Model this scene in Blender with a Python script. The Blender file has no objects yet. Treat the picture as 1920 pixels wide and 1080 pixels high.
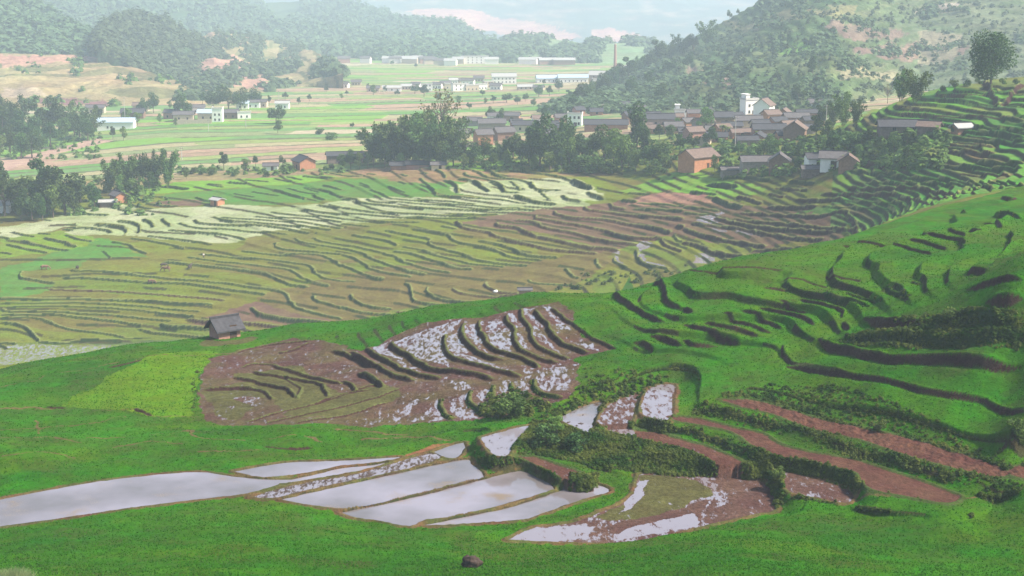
QF, HAZE, EXPO = 1.0, .00028, 1.08
import bpy, math, random
import numpy as np
from mathutils import Vector, Matrix
random.seed(7); RS = np.random.RandomState(11)
C = bpy.context.scene.collection
F = 2790.0; PITCH = math.atan(600.0/2790.0)
CP, SP = math.cos(PITCH), math.sin(PITCH)
# ---------------------------------------------------------------- camera rays
def ray(px, py):
    px = np.asarray(px, float); py = np.asarray(py, float)
    u = (px-960)/F; v = (540-py)/F
    dx = u; dy = CP + v*SP; dz = -SP + v*CP
    return dx/dy, dz/dy                      # slopes per unit of y
def at_z(px, py, z):
    a, b = ray(px, py); Y = z/b
    return a*Y, Y, Y*0+z
# ---------------------------------------------------------------- noise
def _hash(ix, iy, seed):
    n = (ix.astype(np.int64)*374761393 + iy.astype(np.int64)*668265263 + seed*974634777) & 0x7fffffff
    n = ((n ^ (n >> 13))*1274126177) & 0x7fffffff
    return ((n ^ (n >> 16)) & 0xffff)/65535.0
def vnoise(x, y, seed=0):
    ix = np.floor(x); iy = np.floor(y); fx = x-ix; fy = y-iy
    fx = fx*fx*(3-2*fx); fy = fy*fy*(3-2*fy)
    a = _hash(ix, iy, seed); b = _hash(ix+1, iy, seed); c = _hash(ix, iy+1, seed); d = _hash(ix+1, iy+1, seed)
    return (a*(1-fx)+b*fx)*(1-fy)+(c*(1-fx)+d*fx)*fy*1.0
def fbm(x, y, oct=4, seed=0):
    s = 0; a = 1.0; t = 0
    for k in range(oct):
        s = s + a*vnoise(x*2**k+17.3*k, y*2**k-9.1*k, seed+k); t += a; a *= .5
    return s/t*2-1
# ---------------------------------------------------------------- base ground from surveyed points
CPTS = [  # photo x, photo y, height
(-300,1080,-46.5),(300,1080,-46),(900,1080,-45.6),(1500,1080,-45),(2200,1080,-44.8),
(960,1500,-38),(-300,1500,-39),(2200,1500,-36),
(-300,1020,-51.2),(0,992,-51.7),(260,955,-51.9),(460,934,-52.1),(640,970,-52.1),(790,993,-51.9),(1000,1020,-51.2),(1450,965,-51.3),(1650,945,-50.3),(1900,950,-49.2),(2200,950,-48.5),
(500,1010,-49.8),(1400,1020,-48.3),
(0,935,-52),(400,884,-52),(730,854,-52),(1000,900,-52),(1150,910,-51.8),
(940,825,-50.5),(1090,780,-50),(1160,770,-49.6),(1230,750,-49.2),(1300,785,-49.4),(1400,760,-48.3),(1600,830,-48.3),(1890,890,-48.3),(1790,935,-49.4),(1500,830,-49.4),(1400,875,-50.4),(1500,900,-50.6),(1380,900,-51.2),(1250,920,-51.6),
(0,880,-51.5),(400,830,-51.8),(800,812,-51.8),(0,780,-53),(360,770,-53),(700,795,-52.3),(0,720,-55),(-300,800,-52),
(0,697,-56),(-300,730,-56),(230,650,-55.5),(420,628,-55),(560,608,-54),(800,575,-50),(1000,548,-47.5),(1300,505,-44.5),(1400,480,-43.5),(1540,457,-43),
(380,700,-53.7),(500,650,-54.2),(380,785,-52.8),(600,790,-52.2),(700,700,-51.7),(640,650,-52.8),(760,780,-52),(900,790,-51.3),
(900,700,-50),(1060,580,-47.4),(900,620,-49.4),(1130,655,-48),(1070,690,-49),(1000,780,-50.8),(740,645,-51.5),
(1290,690,-47.6),(1180,720,-48.6),(1500,560,-43.5),(1300,600,-45.5),(1400,640,-46),(1600,600,-42.5),(1500,690,-46.2),(1600,740,-46.4),(1900,850,-46.4),(1900,780,-45),(1750,660,-42.3),(1900,700,-42.8),(1550,650,-44.5),(1700,600,-40.5),(1900,640,-40),(1900,560,-36),(1700,520,-39),(1600,520,-41),(1900,480,-36),(1750,440,-39.5),(1640,427,-43.5),(1900,400,-38.5),(1750,387,-46),(1850,352,-46.5),(1950,335,-45.5),(2200,300,-40),(2200,600,-36),(2200,850,-45.5),
(0,645,-102),(300,640,-101),(600,600,-97),(800,560,-94),(1000,535,-91),(1200,505,-87),(1400,468,-79),(1540,445,-72),(1640,415,-65),
(-300,645,-103),(0,560,-97),(300,560,-96.5),(600,540,-94),(800,500,-90.3),(1000,450,-85.5),(1200,450,-83),(1400,420,-75.5),
(0,500,-94),(300,500,-93.5),(600,470,-90),(800,450,-87),(-300,500,-95),
(0,440,-91.5),(300,430,-90.3),(600,410,-87),(800,400,-84),(1000,390,-81),(1200,400,-79.3),(1400,380,-71.8),(1560,380,-65.5),(1640,380,-62),(1700,360,-57.5),
(0,390,-90),(300,370,-88),(600,360,-84.5),(800,340,-80),(1000,340,-77.5),(1200,350,-75.5),(1400,340,-68.5),(1560,330,-61.5),(1700,320,-54.5),(1900,320,-47.5),
(600,325,-83),(900,315,-77.5),(1050,315,-76),(1300,310,-69),(1500,310,-62),
(1700,260,-51),(1900,260,-45),(1900,200,-40),(1860,162,-37),(1780,190,-41),(1700,205,-44),(1640,225,-48),(2200,200,-33),(2200,150,-29),
(1550,250,-61),(1400,260,-67),(1400,215,-69),(1500,205,-68),(1200,250,-74),(1000,250,-79),(1150,205,-81),
(700,300,-82),(500,310,-85),(300,300,-88),(100,350,-90),(-300,350,-93),(300,250,-90),(700,240,-87),(0,300,-94),(180,265,-93),(800,200,-92),(300,205,-92),(600,190,-95),(950,170,-100),(1100,170,-96),(700,150,-104),(1000,130,-109),(700,113,-117),(1100,110,-117),(-300,200,-95),
]
HID = [ # photo x, distance, height (ground the ridge hides)
(-300,300,-89),(0,300,-88),(400,300,-88),(800,300,-85),(1100,300,-79),(1300,300,-72),(1480,315,-63),(0,365,-101),(400,365,-99.5),(800,365,-93),(1100,365,-88),(1300,360,-80),
(0,250,-70),(400,255,-70),(800,255,-68),(1100,250,-63),(1300,250,-58),
(1860,640,-56),(1600,640,-64),(2200,640,-50),(1860,900,-70),(2200,900,-60),
(-300,1300,-105),(0,2700,-124),(900,2700,-126),(2000,2700,-110),(-300,2700,-124),(1500,1300,-95),(2200,1300,-90),
(-300,60,-36),(960,60,-35),(2200,60,-33)]
pts = []
for px, py, z in CPTS:
    x, Y, zz = at_z(px, py, z); pts.append((float(x/Y), float(Y), z))
for px, Y, z in HID:
    a, _ = ray(px, 500); pts.append((float(a), Y, z))
pts = np.array(pts)
SA, SY = 3.4, 1.9
PU = np.stack([pts[:, 0]*SA, np.log(pts[:, 1])*SY], 1)
def _phi(r2): return 0.5*r2*np.log(r2+1e-9)
n = len(PU)
D2 = ((PU[:, None]-PU[None])**2).sum(-1)
K = _phi(D2)+np.eye(n)*2e-4
P3 = np.concatenate([np.ones((n, 1)), PU], 1)
A = np.zeros((n+3, n+3)); A[:n, :n] = K; A[:n, n:] = P3; A[n:, :n] = P3.T
W = np.linalg.solve(A, np.concatenate([pts[:, 2], np.zeros(3)]))
def tps(a, Y):
    sh = a.shape; u = np.stack([a.ravel()*SA, np.log(Y.ravel())*SY], 1); out = np.empty(len(u))
    for i in range(0, len(u), 20000):
        q = u[i:i+20000]; d = ((q[:, None]-PU[None])**2).sum(-1)
        out[i:i+20000] = _phi(d)@W[:n]+W[n]+q@W[n+1:]
    return out.reshape(sh)
AG = np.linspace(-.52, .52, 260); LG = np.linspace(math.log(55), math.log(2800), 620)
AA, LL = np.meshgrid(AG, LG)
BG = tps(AA, np.exp(LL))
def base(a, Y):
    a = np.asarray(a, float); Y = np.asarray(Y, float)
    i = np.clip((a-AG[0])/(AG[1]-AG[0]), 0, len(AG)-1.001); j = np.clip((np.log(Y)-LG[0])/(LG[1]-LG[0]), 0, len(LG)-1.001)
    i0 = i.astype(int); j0 = j.astype(int); fi = i-i0; fj = j-j0
    return (BG[j0, i0]*(1-fi)+BG[j0, i0+1]*fi)*(1-fj)+(BG[j0+1, i0]*(1-fi)+BG[j0+1, i0+1]*fi)*fj
YS = np.exp(np.linspace(math.log(90), math.log(2700), 1500))
def pick(px, py, far=False, surf=base, ymax=None):
    """first ground point seen along the ray of a photo pixel"""
    px = np.atleast_1d(np.asarray(px, float)); py = np.atleast_1d(np.asarray(py, float))
    a, b = ray(px, py); out = np.zeros((len(px), 3))
    for k in range(len(px)):
        y0 = (far if far is not True else 300) if far else 95
        ys = YS[YS > y0]
        if ymax is not None: ys = ys[ys < ymax(a[k])]
        d = b[k]*ys - surf(np.full(len(ys), a[k]), ys)
        w = np.nonzero(d < 0)[0]
        if len(w) == 0: i = int(np.argmin(d)); Y = ys[i]
        else:
            i = w[0]
            if i == 0: Y = ys[0]
            else: Y = ys[i-1]+(ys[i]-ys[i-1])*d[i-1]/(d[i-1]-d[i])
        out[k] = (a[k]*Y, Y, float(surf(np.array([a[k]]), np.array([Y]))[0]))
    return out
def smooth_line(P, sub=4):
    P = np.asarray(P, float)
    if len(P) < 3: return P
    Q = np.concatenate([[2*P[0]-P[1]], P, [2*P[-1]-P[-2]]]); out = []
    for i in range(1, len(Q)-2):
        for s in range(sub):
            t = s/sub; p0, p1, p2, p3 = Q[i-1], Q[i], Q[i+1], Q[i+2]
            out.append(.5*((2*p1)+(-p0+p2)*t+(2*p0-5*p1+4*p2-p3)*t*t+(-p0+3*p1-3*p2+p3)*t**3))
    out.append(P[-1]); return np.array(out)
def in_poly(x, y, P):
    c = np.zeros(x.shape, bool); n_ = len(P); j = n_-1
    for i in range(n_):
        xi, yi = P[i]; xj, yj = P[j]
        if yi != yj:
            c ^= ((yi > y) != (yj > y)) & (x < (xj-xi)*(y-yi)/(yj-yi)+xi)
        j = i
    return c
def seg_dist(x, y, P, closed=False):
    """distance, side (+ = left of travel), arclength of the nearest point"""
    best = np.full(x.shape, 1e9); side = np.zeros(x.shape); arc = np.zeros(x.shape); s0 = 0
    n_ = len(P)
    for i in range(n_ if closed else n_-1):
        p = P[i]; q = P[(i+1) % n_]; d = q-p; L = math.hypot(*d)
        if L < 1e-6: continue
        t = np.clip(((x-p[0])*d[0]+(y-p[1])*d[1])/(L*L), 0, 1)
        ex = x-p[0]-t*d[0]; ey = y-p[1]-t*d[1]; dd = np.hypot(ex, ey)
        m = dd < best
        best = np.where(m, dd, best); side = np.where(m, np.sign(d[0]*ey-d[1]*ex), side); arc = np.where(m, s0+t*L, arc)
        s0 += L
    return best, side, arc, s0
# ---------------------------------------------------------------- traced terrace risers
# each group: origin x, origin y, scale, far-side flag, rows of (thickness, colour, x,y, x,y ...)
LINES = [
(0,340,3,True,"""10 g 915 28 980 33 1060 44|8 g 1160 17 1250 25|8 g 1275 8 1390 12|12 g 815 125 870 135 940 142 1000 142|10 g 710 108 745 135 800 150 860 158|10 g 650 130 675 155 730 168 815 173|12 g 435 172 500 183 610 192|10 g 1095 92 1150 112 1190 118|6 g 1310 70 1360 80 1430 90|7 g 1415 60 1500 72 1570 80|7 g 1540 48 1620 72 1715 100|6 g 1615 40 1700 62 1790 75|6 g 1710 30 1780 45 1860 62|6 g 1815 20 1900 45|12 g 1755 75 1790 95 1825 108|6 g 1850 62 1920 90|12 g 1785 132 1850 140 1920 152
12 g 1690 160 1800 175 1920 185|9 g 1520 175 1650 190 1800 200 1920 212|8 g 1430 195 1600 208 1750 215 1920 232|10 g 1190 205 1300 228 1500 240 1700 255 1860 275|8 g 1240 205 1400 215 1600 225 1800 245 1920 260|12 g 1085 215 1130 235 1250 245 1450 250 1600 265 1740 290|9 g 1000 232 1100 262 1250 270 1400 280 1620 298|10 g 940 278 1050 285 1200 298 1300 312 1380 335|11 g 830 305 950 320 1100 340 1190 358|10 g 730 320 830 335 940 358 1040 378|10 g 625 342 700 355 770 385 820 410|14 g 380 260 480 262 580 270 625 288|14 g 525 243 620 248 690 260 705 285 690 305|16 g 655 225 740 235 785 260 775 290|16 g 800 212 840 230 860 262|14 g 900 208 930 230 955 255
12 g 345 268 415 275|10 g 65 285 120 300 200 315|8 g 210 290 290 298|10 g 365 302 430 325 515 342|14 g 240 320 320 340 430 368|12 g 115 338 200 355 300 375 385 390|12 g 25 350 130 375 270 402|10 g 0 398 70 412|12 g 0 316 55 328|6 g 575 392 600 410 610 435|8 g 80 215 125 225|5 g 180 212 250 218 290 228|9 g 1115 408 1300 425 1500 445 1650 460 1720 470 1760 505 1820 545 1920 562|9 g 1050 428 1200 450 1400 470 1560 485 1640 500 1690 540 1760 570 1850 588|14 g 915 450 1000 458 1200 480 1400 505 1500 525 1600 570 1730 598|9 g 1355 393 1450 405 1600 412 1760 412 1830 430 1920 475|10 g 1550 345 1548 368 1600 385 1750 395 1900 405 1920 408|8 g 1650 325 1690 345 1800 362 1920 380|8 g 1760 318 1790 335 1920 355
11 g 385 500 450 508 600 512 760 522 900 540 1050 555 1200 565 1400 590 1560 615 1605 635 1615 670 1650 700 1750 735 1920 775|13 g 350 540 500 545 700 560 900 572 1050 580 1200 600 1350 620 1490 640|13 g 115 508 110 540 200 555 300 575|10 s 270 605 400 612 600 618 800 630 1000 645 1150 658 1265 672|9 g 0 660 200 662 400 660 600 665 800 675 1000 688 1200 698|9 g 0 688 150 685 400 685 600 690 800 705 1000 722 1120 735|9 g 40 710 200 705 400 708 600 715 800 735 1000 755 1090 768|10 g 0 718 60 728 300 732 550 745 750 765 960 785|13 g 0 752 150 755 300 750 450 765 600 785 790 815|10 g 0 770 150 770 250 785 350 820 450 840 600 862 700 885|16 g 0 798 80 805 140 830 190 870 215 900
12 g 215 903 350 905 500 898 690 902|12 g 0 915 90 918|14 g 775 832 850 850 1000 868 1130 875|22 g 895 805 950 825 1100 830 1180 835|20 s 1045 775 1120 788 1200 795|20 s 1350 800 1500 812 1600 825|18 g 1405 710 1440 742 1500 760 1650 785 1850 800|13 g 1755 640 1770 670 1830 690 1920 720|6 g 690 890 850 888"""),
(640,340,3,True,"""12 g 60 298 120 312 220 328 285 345 310 362|12 g 245 278 330 295 420 310 490 328 490 352 560 380 650 405 750 438 870 460 1050 470|12 g 390 265 480 280 590 300 625 330 680 352 800 375 880 395 950 425 1050 438 1130 447|10 g 555 250 650 265|15 s 635 230 680 258 750 275 820 285 850 310 930 330 1050 355 1150 380 1300 395 1440 405|15 g 770 335 880 358 960 385 1050 415 1150 425 1220 428|18 s 855 230 880 250 980 265 1020 285 1100 310 1200 338 1350 370 1480 382 1560 390|16 s 975 222 1080 235 1150 262 1280 290 1400 325 1550 350 1660 358|16 s 1085 190 1100 210 1200 228 1350 255 1480 285 1580 315 1700 325 1790 318|16 s 1190 165 1210 190 1300 210 1450 215 1600 240 1750 265 1850 292|16 s 1365 140 1380 165 1500 175 1650 195 1800 205 1920 215
14 s 1500 125 1525 150 1600 160|20 g 1570 108 1660 122|10 g 1660 125 1800 130 1920 138|14 g 1640 155 1800 160 1920 172|12 g 290 390 400 410 520 450 640 482 740 492|8 g 340 370 500 405 650 448 760 470 920 485|11 g 0 355 100 370 200 395 300 430 400 470 500 500 610 517|11 g 0 378 100 405 200 445 280 480 380 508 475 522|11 g 0 410 80 440 150 485 250 515 390 540|12 g 0 465 80 505 160 540 240 550|8 g 0 560 75 565|16 g 355 570 380 600 390 655 430 685 560 702 690 708|14 g 480 590 475 625 520 650 620 675 740 685 820 685|12 s 615 600 650 625 740 640 850 648 960 650|14 s 805 560 810 595 850 615 900 630 1000 635|15 g 45 635 60 660 120 695 200 715 280 720|14 g 0 715 80 735 180 750 280 752|14 s 310 735 480 738
8 g 1045 555 1080 575 1180 580 1300 575|12 g 1255 485 1290 530 1330 550|10 g 1420 440 1440 475 1465 490|12 g 1525 430 1540 460 1600 490|14 g 1655 385 1665 440 1720 475 1830 492|16 s 1790 325 1830 365 1880 385 1920 395|12 g 1860 300 1880 325 1920 340|20 s 1880 250 1920 265|11 g 0 98 80 105 100 120 220 135 400 150 600 160 800 162 1000 160 1090 163|8 g 140 98 180 112 300 120 500 128 700 138 880 150 1010 152|8 g 160 48 230 75 280 100 450 108 600 115 750 130|5 g 100 20 160 42|6 g 260 30 355 68|8 g 440 18 490 35 525 70 540 80 700 95 900 105 1040 125|9 g 600 0 640 25 655 65|9 g 740 0 790 35 830 62|9 g 830 0 890 30 920 58 1000 62|5 g 945 0 1000 50|18 g 960 85 1050 105 1120 122 1210 130|16 g 1240 78 1270 105 1350 118|16 g 1370 65 1420 85 1480 100
10 g 0 152 200 175 400 185 700 190 880 182|9 g 0 182 150 190 350 202 600 208 760 205|9 g 0 212 150 222 300 232 440 230|8 g 0 240 160 255|10 g 1060 0 1080 40 1130 52 1240 50|14 g 1290 0 1350 22 1415 42|5 g 1110 50 1165 105|14 g 1610 70 1740 68"""),
(1280,340,3,True,"""22 s 320 180 500 190 750 205 950 225 1150 235|20 s 270 215 450 235 700 255 1000 270|22 s 170 205 330 245 500 270 850 290|18 s 40 240 200 255 350 275 600 320 780 335|20 s 0 270 150 320 300 345 470 370|22 s 0 345 100 370 180 405 340 425|20 s 400 395 520 385 680 375|26 s 470 148 600 150 750 145|24 s 640 105 750 112 900 105|22 s 780 75 1000 78 1200 75|24 s 930 40 1100 45 1400 60 1790 80|12 g 880 105 1100 125 1250 150 1420 170|18 s 1210 95 1350 120 1550 150|16 s 1370 78 1500 95 1640 112|10 g 780 145 1000 155 1200 180 1340 195|24 g 1330 10 1600 20 1920 40|16 g 1030 5 1200 12 1320 18|10 g 1620 35 1750 50 1920 60
22 g 170 95 250 130 330 150|22 s 300 85 380 110 440 130|16 g 40 60 190 75|18 g 130 20 310 35|16 s 520 40 700 50|16 s 480 75 570 90|14 g 0 145 100 155 200 165|14 g 0 180 130 188"""),
(1280,0,3,True,"""14 s 1380 510 1500 480 1700 472 1920 475|14 s 1450 545 1600 540 1700 525 1800 510|14 g 1440 565 1600 575 1700 590 1900 600|14 s 1210 650 1400 655 1600 660 1800 665 1920 660|28 g 1800 670 1920 690|26 g 1600 720 1750 730 1920 740|26 g 1580 750 1750 755 1920 775|30 g 1500 785 1700 800 1920 800|20 s 1430 810 1600 825 1750 825|28 s 1480 855 1600 860 1750 870|32 g 1640 915 1920 925|28 g 1450 940 1650 950 1900 955|32 s 1010 920 1150 930 1300 945|22 g 940 960 1100 975 1200 980|22 g 1090 990 1300 1005 1500 1015 1700 1035 1920 1045|16 s 1560 985 1750 985 1920 995|20 g 200 1005 350 1000 490 1015|22 g 600 1020 740 1035|18 g 150 1040 310 1050|10 g 1660 500 1800 520 1920 530|14 s 1200 610 1340 620"""),
(0,0,3,True,"""10 g 1700 990 1790 998 1880 1005|7 g 1610 998 1700 1015|7 g 1540 1005 1640 1022|7 g 1375 1015 1510 1025|6 g 1790 970 1920 985|9 g 920 1050 1060 1062|8 g 1280 1028 1390 1030|8 g 1160 1040 1255 1052|7 g 1705 1055 1800 1080|7 g 1815 1045 1920 1070"""),
(640,0,3,True,"""8 g 0 985 110 990|7 g 140 980 190 985|7 g 330 980 365 995|7 g 320 1020 360 1035|7 g 440 970 480 980|10 g 440 1000 460 1020 490 1050 520 1080|12 g 510 950 560 970 580 1000|10 g 570 1015 620 1035 655 1080|9 g 650 1005 750 1025 790 1050 830 1080|10 g 700 950 760 965 795 985 850 1000 950 1005 1040 1020 1075 1060|9 g 810 945 850 975 920 1000|10 g 690 970 700 990 800 1005 880 1035 915 1078|13 g 945 960 1050 970 1200 990 1290 1020 1350 1045 1415 1062|6 g 100 1028 160 1055"""),
(0,540,2,False,"""20 s 1240 236 1320 255 1395 296|7 s 880 246 1000 216 1160 201|7 s 1040 250 1090 240 1160 206|8 s 770 378 880 375 960 378|12 s 1355 325 1400 342 1428 375|5 s 930 500 1100 460 1300 402 1420 352|5 s 1000 505 1200 470 1400 420 1500 382|6 s 1110 512 1300 480 1450 432|5 s 1060 330 1120 380 1110 420|6 s 905 300 960 285 1030 290|5 s 1180 440 1290 400 1380 385"""),
# near side of the stream
(640,340,3,False,"""20 s 1180 715 1240 780 1320 830 1400 870 1470 910 1540 945|30 s 1085 715 1100 760 1150 810 1165 850 1190 890 1280 930 1390 965|24 s 1000 710 1010 770 1050 830 1055 880 1090 930 1180 970 1270 1005|24 s 915 750 925 800 960 850 970 910 1010 960 1110 1000 1210 1030|28 s 770 780 765 830 800 900 850 950 960 985 1060 1020 1100 1060|30 s 680 800 665 850 690 910 740 960 830 1000 910 1010|28 s 575 870 570 930 590 980 650 1020 740 1040 850 1065 945 1095 1010 1115|32 s 275 905 290 950 370 990 450 1040 520 1070 640 1085 770 1105 860 1130|28 s 130 940 180 980 260 1020 340 1065 450 1100 550 1125|28 s 50 960 110 1000 200 1050 260 1085 330 1110 410 1130
36 s 1760 550 1810 600 1830 660 1920 710|34 s 1530 630 1570 670 1680 720 1760 765 1820 785|38 s 1740 855 1850 890 1920 925|38 s 1640 910 1700 920 1750 960"""),
(640,680,2.7,False,"""24 s 80 55 150 85 200 125 190 130|20 s 0 95 50 120 70 150|20 g 500 185 500 230 530 270 570 290|24 g 650 150 645 200 680 240 720 275|24 g 760 120 755 170 780 220 800 260|22 g 850 110 860 150 880 180|22 g 965 90 970 130 1000 165 1050 185 1120 190"""),
(0,620,2.348,False,"""16 s 1190 155 1290 185 1380 205 1500 235|16 s 1110 180 1200 200 1320 215 1400 240 1440 295|18 s 1020 205 1100 220 1200 245 1270 270 1300 300|13 s 895 258 1000 252 1100 255 1160 275 1190 310|10 s 200 335 290 340|12 s 590 345 640 365 670 375|10 s 1165 515 1300 518 1380 510|6 s 480 160 620 130"""),
(1280,340,3,False,"""16 s 900 355 1050 355 1200 375 1400 402|20 s 1265 350 1380 362 1490 378|26 s 1365 300 1480 315 1590 335|20 s 1485 270 1600 288 1690 290|26 s 1690 225 1750 240 1800 262|20 g 1770 190 1830 195 1900 205|18 g 1500 185 1600 185|28 s 1785 105 1850 110 1900 100|10 s 30 520 150 515 350 508 570 515|12 s 805 515 850 540 920 550 1010 552|9 s 555 560 680 560 820 580|16 s 455 598 600 605|16 g 920 620 980 650 1060 655 1130 670|22 g 795 640 850 670 950 685 1050 700|24 s 660 655 720 685 800 705 890 730 900 765|16 s 545 680 620 712 710 730|26 s 430 700 500 725 620 760 700 790 740 810|24 s 325 725 400 755 500 790 555 820|20 s 230 748 330 790 420 820 490 850|24 s 120 780 220 815 330 850 430 880|28 s 10 805 100 840 200 880 330 910|28 s 0 880 60 920 200 925
32 g 1130 580 1180 620 1260 645|20 g 1280 560 1340 570|20 g 1220 662 1290 640|70 s 1020 760 1100 790 1250 800 1400 800|36 s 900 790 940 830|62 s 755 890 820 930 1000 965 1150 1000 1400 1010 1700 1035 1920 1045|26 s 560 930 570 980 620 1020 750 1050 900 1080|46 s 1580 620 1700 590 1920 580|50 s 1600 510 1700 520|80 s 1700 685 1800 690 1920 680|20 s 1890 330 1830 370 1780 415|34 s 0 700 60 735|70 v 900 880 1050 880 1300 885 1600 900 1920 905|80 v 1380 790 1550 780 1750 800 1920 830"""),
(1280,680,2.7,False,"""60 v 200 165 350 150 500 190 650 235 800 280 1000 320 1300 390 1500 450 1728 500|66 v 50 240 200 250 350 290 500 340 700 390 900 440 1100 500 1300 580 1500 620 1728 640|46 v 0 340 150 380 300 440 420 480 600 520 800 570 880 610 950 660 1100 690 1240 695|46 v 0 470 100 530 200 560 350 590 480 600|18 v 520 692 650 702 800 714|34 s 520 8 700 38 900 73 1100 110 1300 160 1500 190 1600 240 1728 265"""),
]
# ---------------------------------------------------------------- level fields: pixels of their outline lie on a plane of that height
# name, level, colour, wet, open water?, outline in photo pixels
LEVELS = [
('P1',-52,'MUD',1,1,[(-90,957),(0,937),(85,920),(187,903),(264,893),(366,885),(426,892),(490,899),(560,900),(520,909),(460,926),(366,937),(260,950),(170,963),(85,976),(0,987),(-90,1000)]),
('P2',-51.95,'MUD',1,1,[(438,884),(532,868),(640,864),(750,857),(703,868),(640,873),(580,886),(495,895)]),
('P3',-51.98,'MUD',1,1,[(590,890),(640,878),(700,872),(735,866),(690,879),(640,889),(600,896),(545,905),(530,904)]),
('P4',-51.95,'MUD',.62,0,[(470,933),(520,917),(600,900),(640,895),(714,876),(800,851),(826,859),(751,883),(640,905),(560,923),(515,934)]),
('P5',-51.9,'MUD',1,1,[(812,847),(870,830),(860,856),(838,858)]),
('P6',-52,'MUD',1,1,[(526,937),(640,911),(751,887),(868,862),(884,870),(906,894),(862,905),(751,934),(655,953),(590,948)]),
('P7',-52.15,'MUD',1,1,[(640,961),(751,939),(862,911),(973,884),(1010,898),(1038,917),(973,938),(862,966),(795,975),(768,987),(714,977),(665,970)]),
('P8',-52.3,'MUD',1,1,[(790,986),(899,964),(973,947),(1040,924),(1077,910),(1121,910),(1142,922),(1084,939),(1010,965),(973,975),(862,983)]),
('U1',-50.6,'MUD',.93,0,[(901,821),(947,808),(994,798),(973,821),(955,850),(944,856),(921,850)]),
('U2',-50,'MUD',1,1,[(1047,784),(1088,765),(1129,754),(1114,784),(1103,813),(1077,802)]),
('U3',-49.6,'BR',.5,0,[(1125,780),(1147,754),(1195,739),(1192,754),(1177,797),(1125,794)]),
('U4',-49.2,'BR',.72,0,[(1203,758),(1218,728),(1262,721),(1262,747),(1255,787),(1218,783),(1203,773)]),
('U5',-50.2,'BR',.75,0,[(1136,806),(1180,804),(1192,817),(1158,815)]),
('U6',-51.2,'BR2',.2,0,[(975,857),(1003,858),(1047,873),(1103,891),(1112,902),(1066,900),(1029,882)]),
('S1',-48.3,'BR2',0,0,[(1352,750),(1410,750),(1465,765),(1539,787),(1650,810),(1761,839),(1873,876),(1889,892),(1858,893),(1799,880),(1724,861),(1669,843),(1613,824),(1539,808),(1487,791),(1447,776),(1391,763)]),
('S2',-49.4,'BR2',.06,0,[(1280,782),(1317,787),(1373,802),(1428,813),(1458,832),(1517,848),(1595,861),(1650,878),(1724,902),(1773,921),(1799,932),(1776,943),(1724,935),(1673,926),(1636,917),(1613,898),(1606,885),(1558,874),(1510,863),(1458,854),(1410,834),(1391,819),(1354,804),(1250,786)]),
('S3',-50.4,'BR2',.12,0,[(1192,808),(1232,812),(1280,826),(1317,835),(1354,850),(1391,865),(1421,882),(1391,880),(1339,869),(1310,852),(1280,843),(1240,833),(1195,821)]),
('S4',-50.7,'BR',.3,0,[(1458,882),(1502,891),(1558,906),(1595,921),(1595,939),(1576,943),(1539,935),(1502,928),(1473,917)]),
('S5',-48.2,'BR2',0,0,[(1905,876),(1990,868),(2080,900),(2000,915),(1920,898),(1886,888)]),
('M1',-51.8,'BR',.5,0,[(953,1012),(1000,990),(1047,985),(1090,975),(1130,958),(1165,945),(1188,925),(1196,900),(1205,888),(1260,893),(1330,895),(1400,897),(1443,913),(1452,940),(1450,958),(1410,965),(1354,978),(1302,990),(1240,1005),(1158,1018),(1020,1016)]),
]
BLOCKH = []
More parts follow.
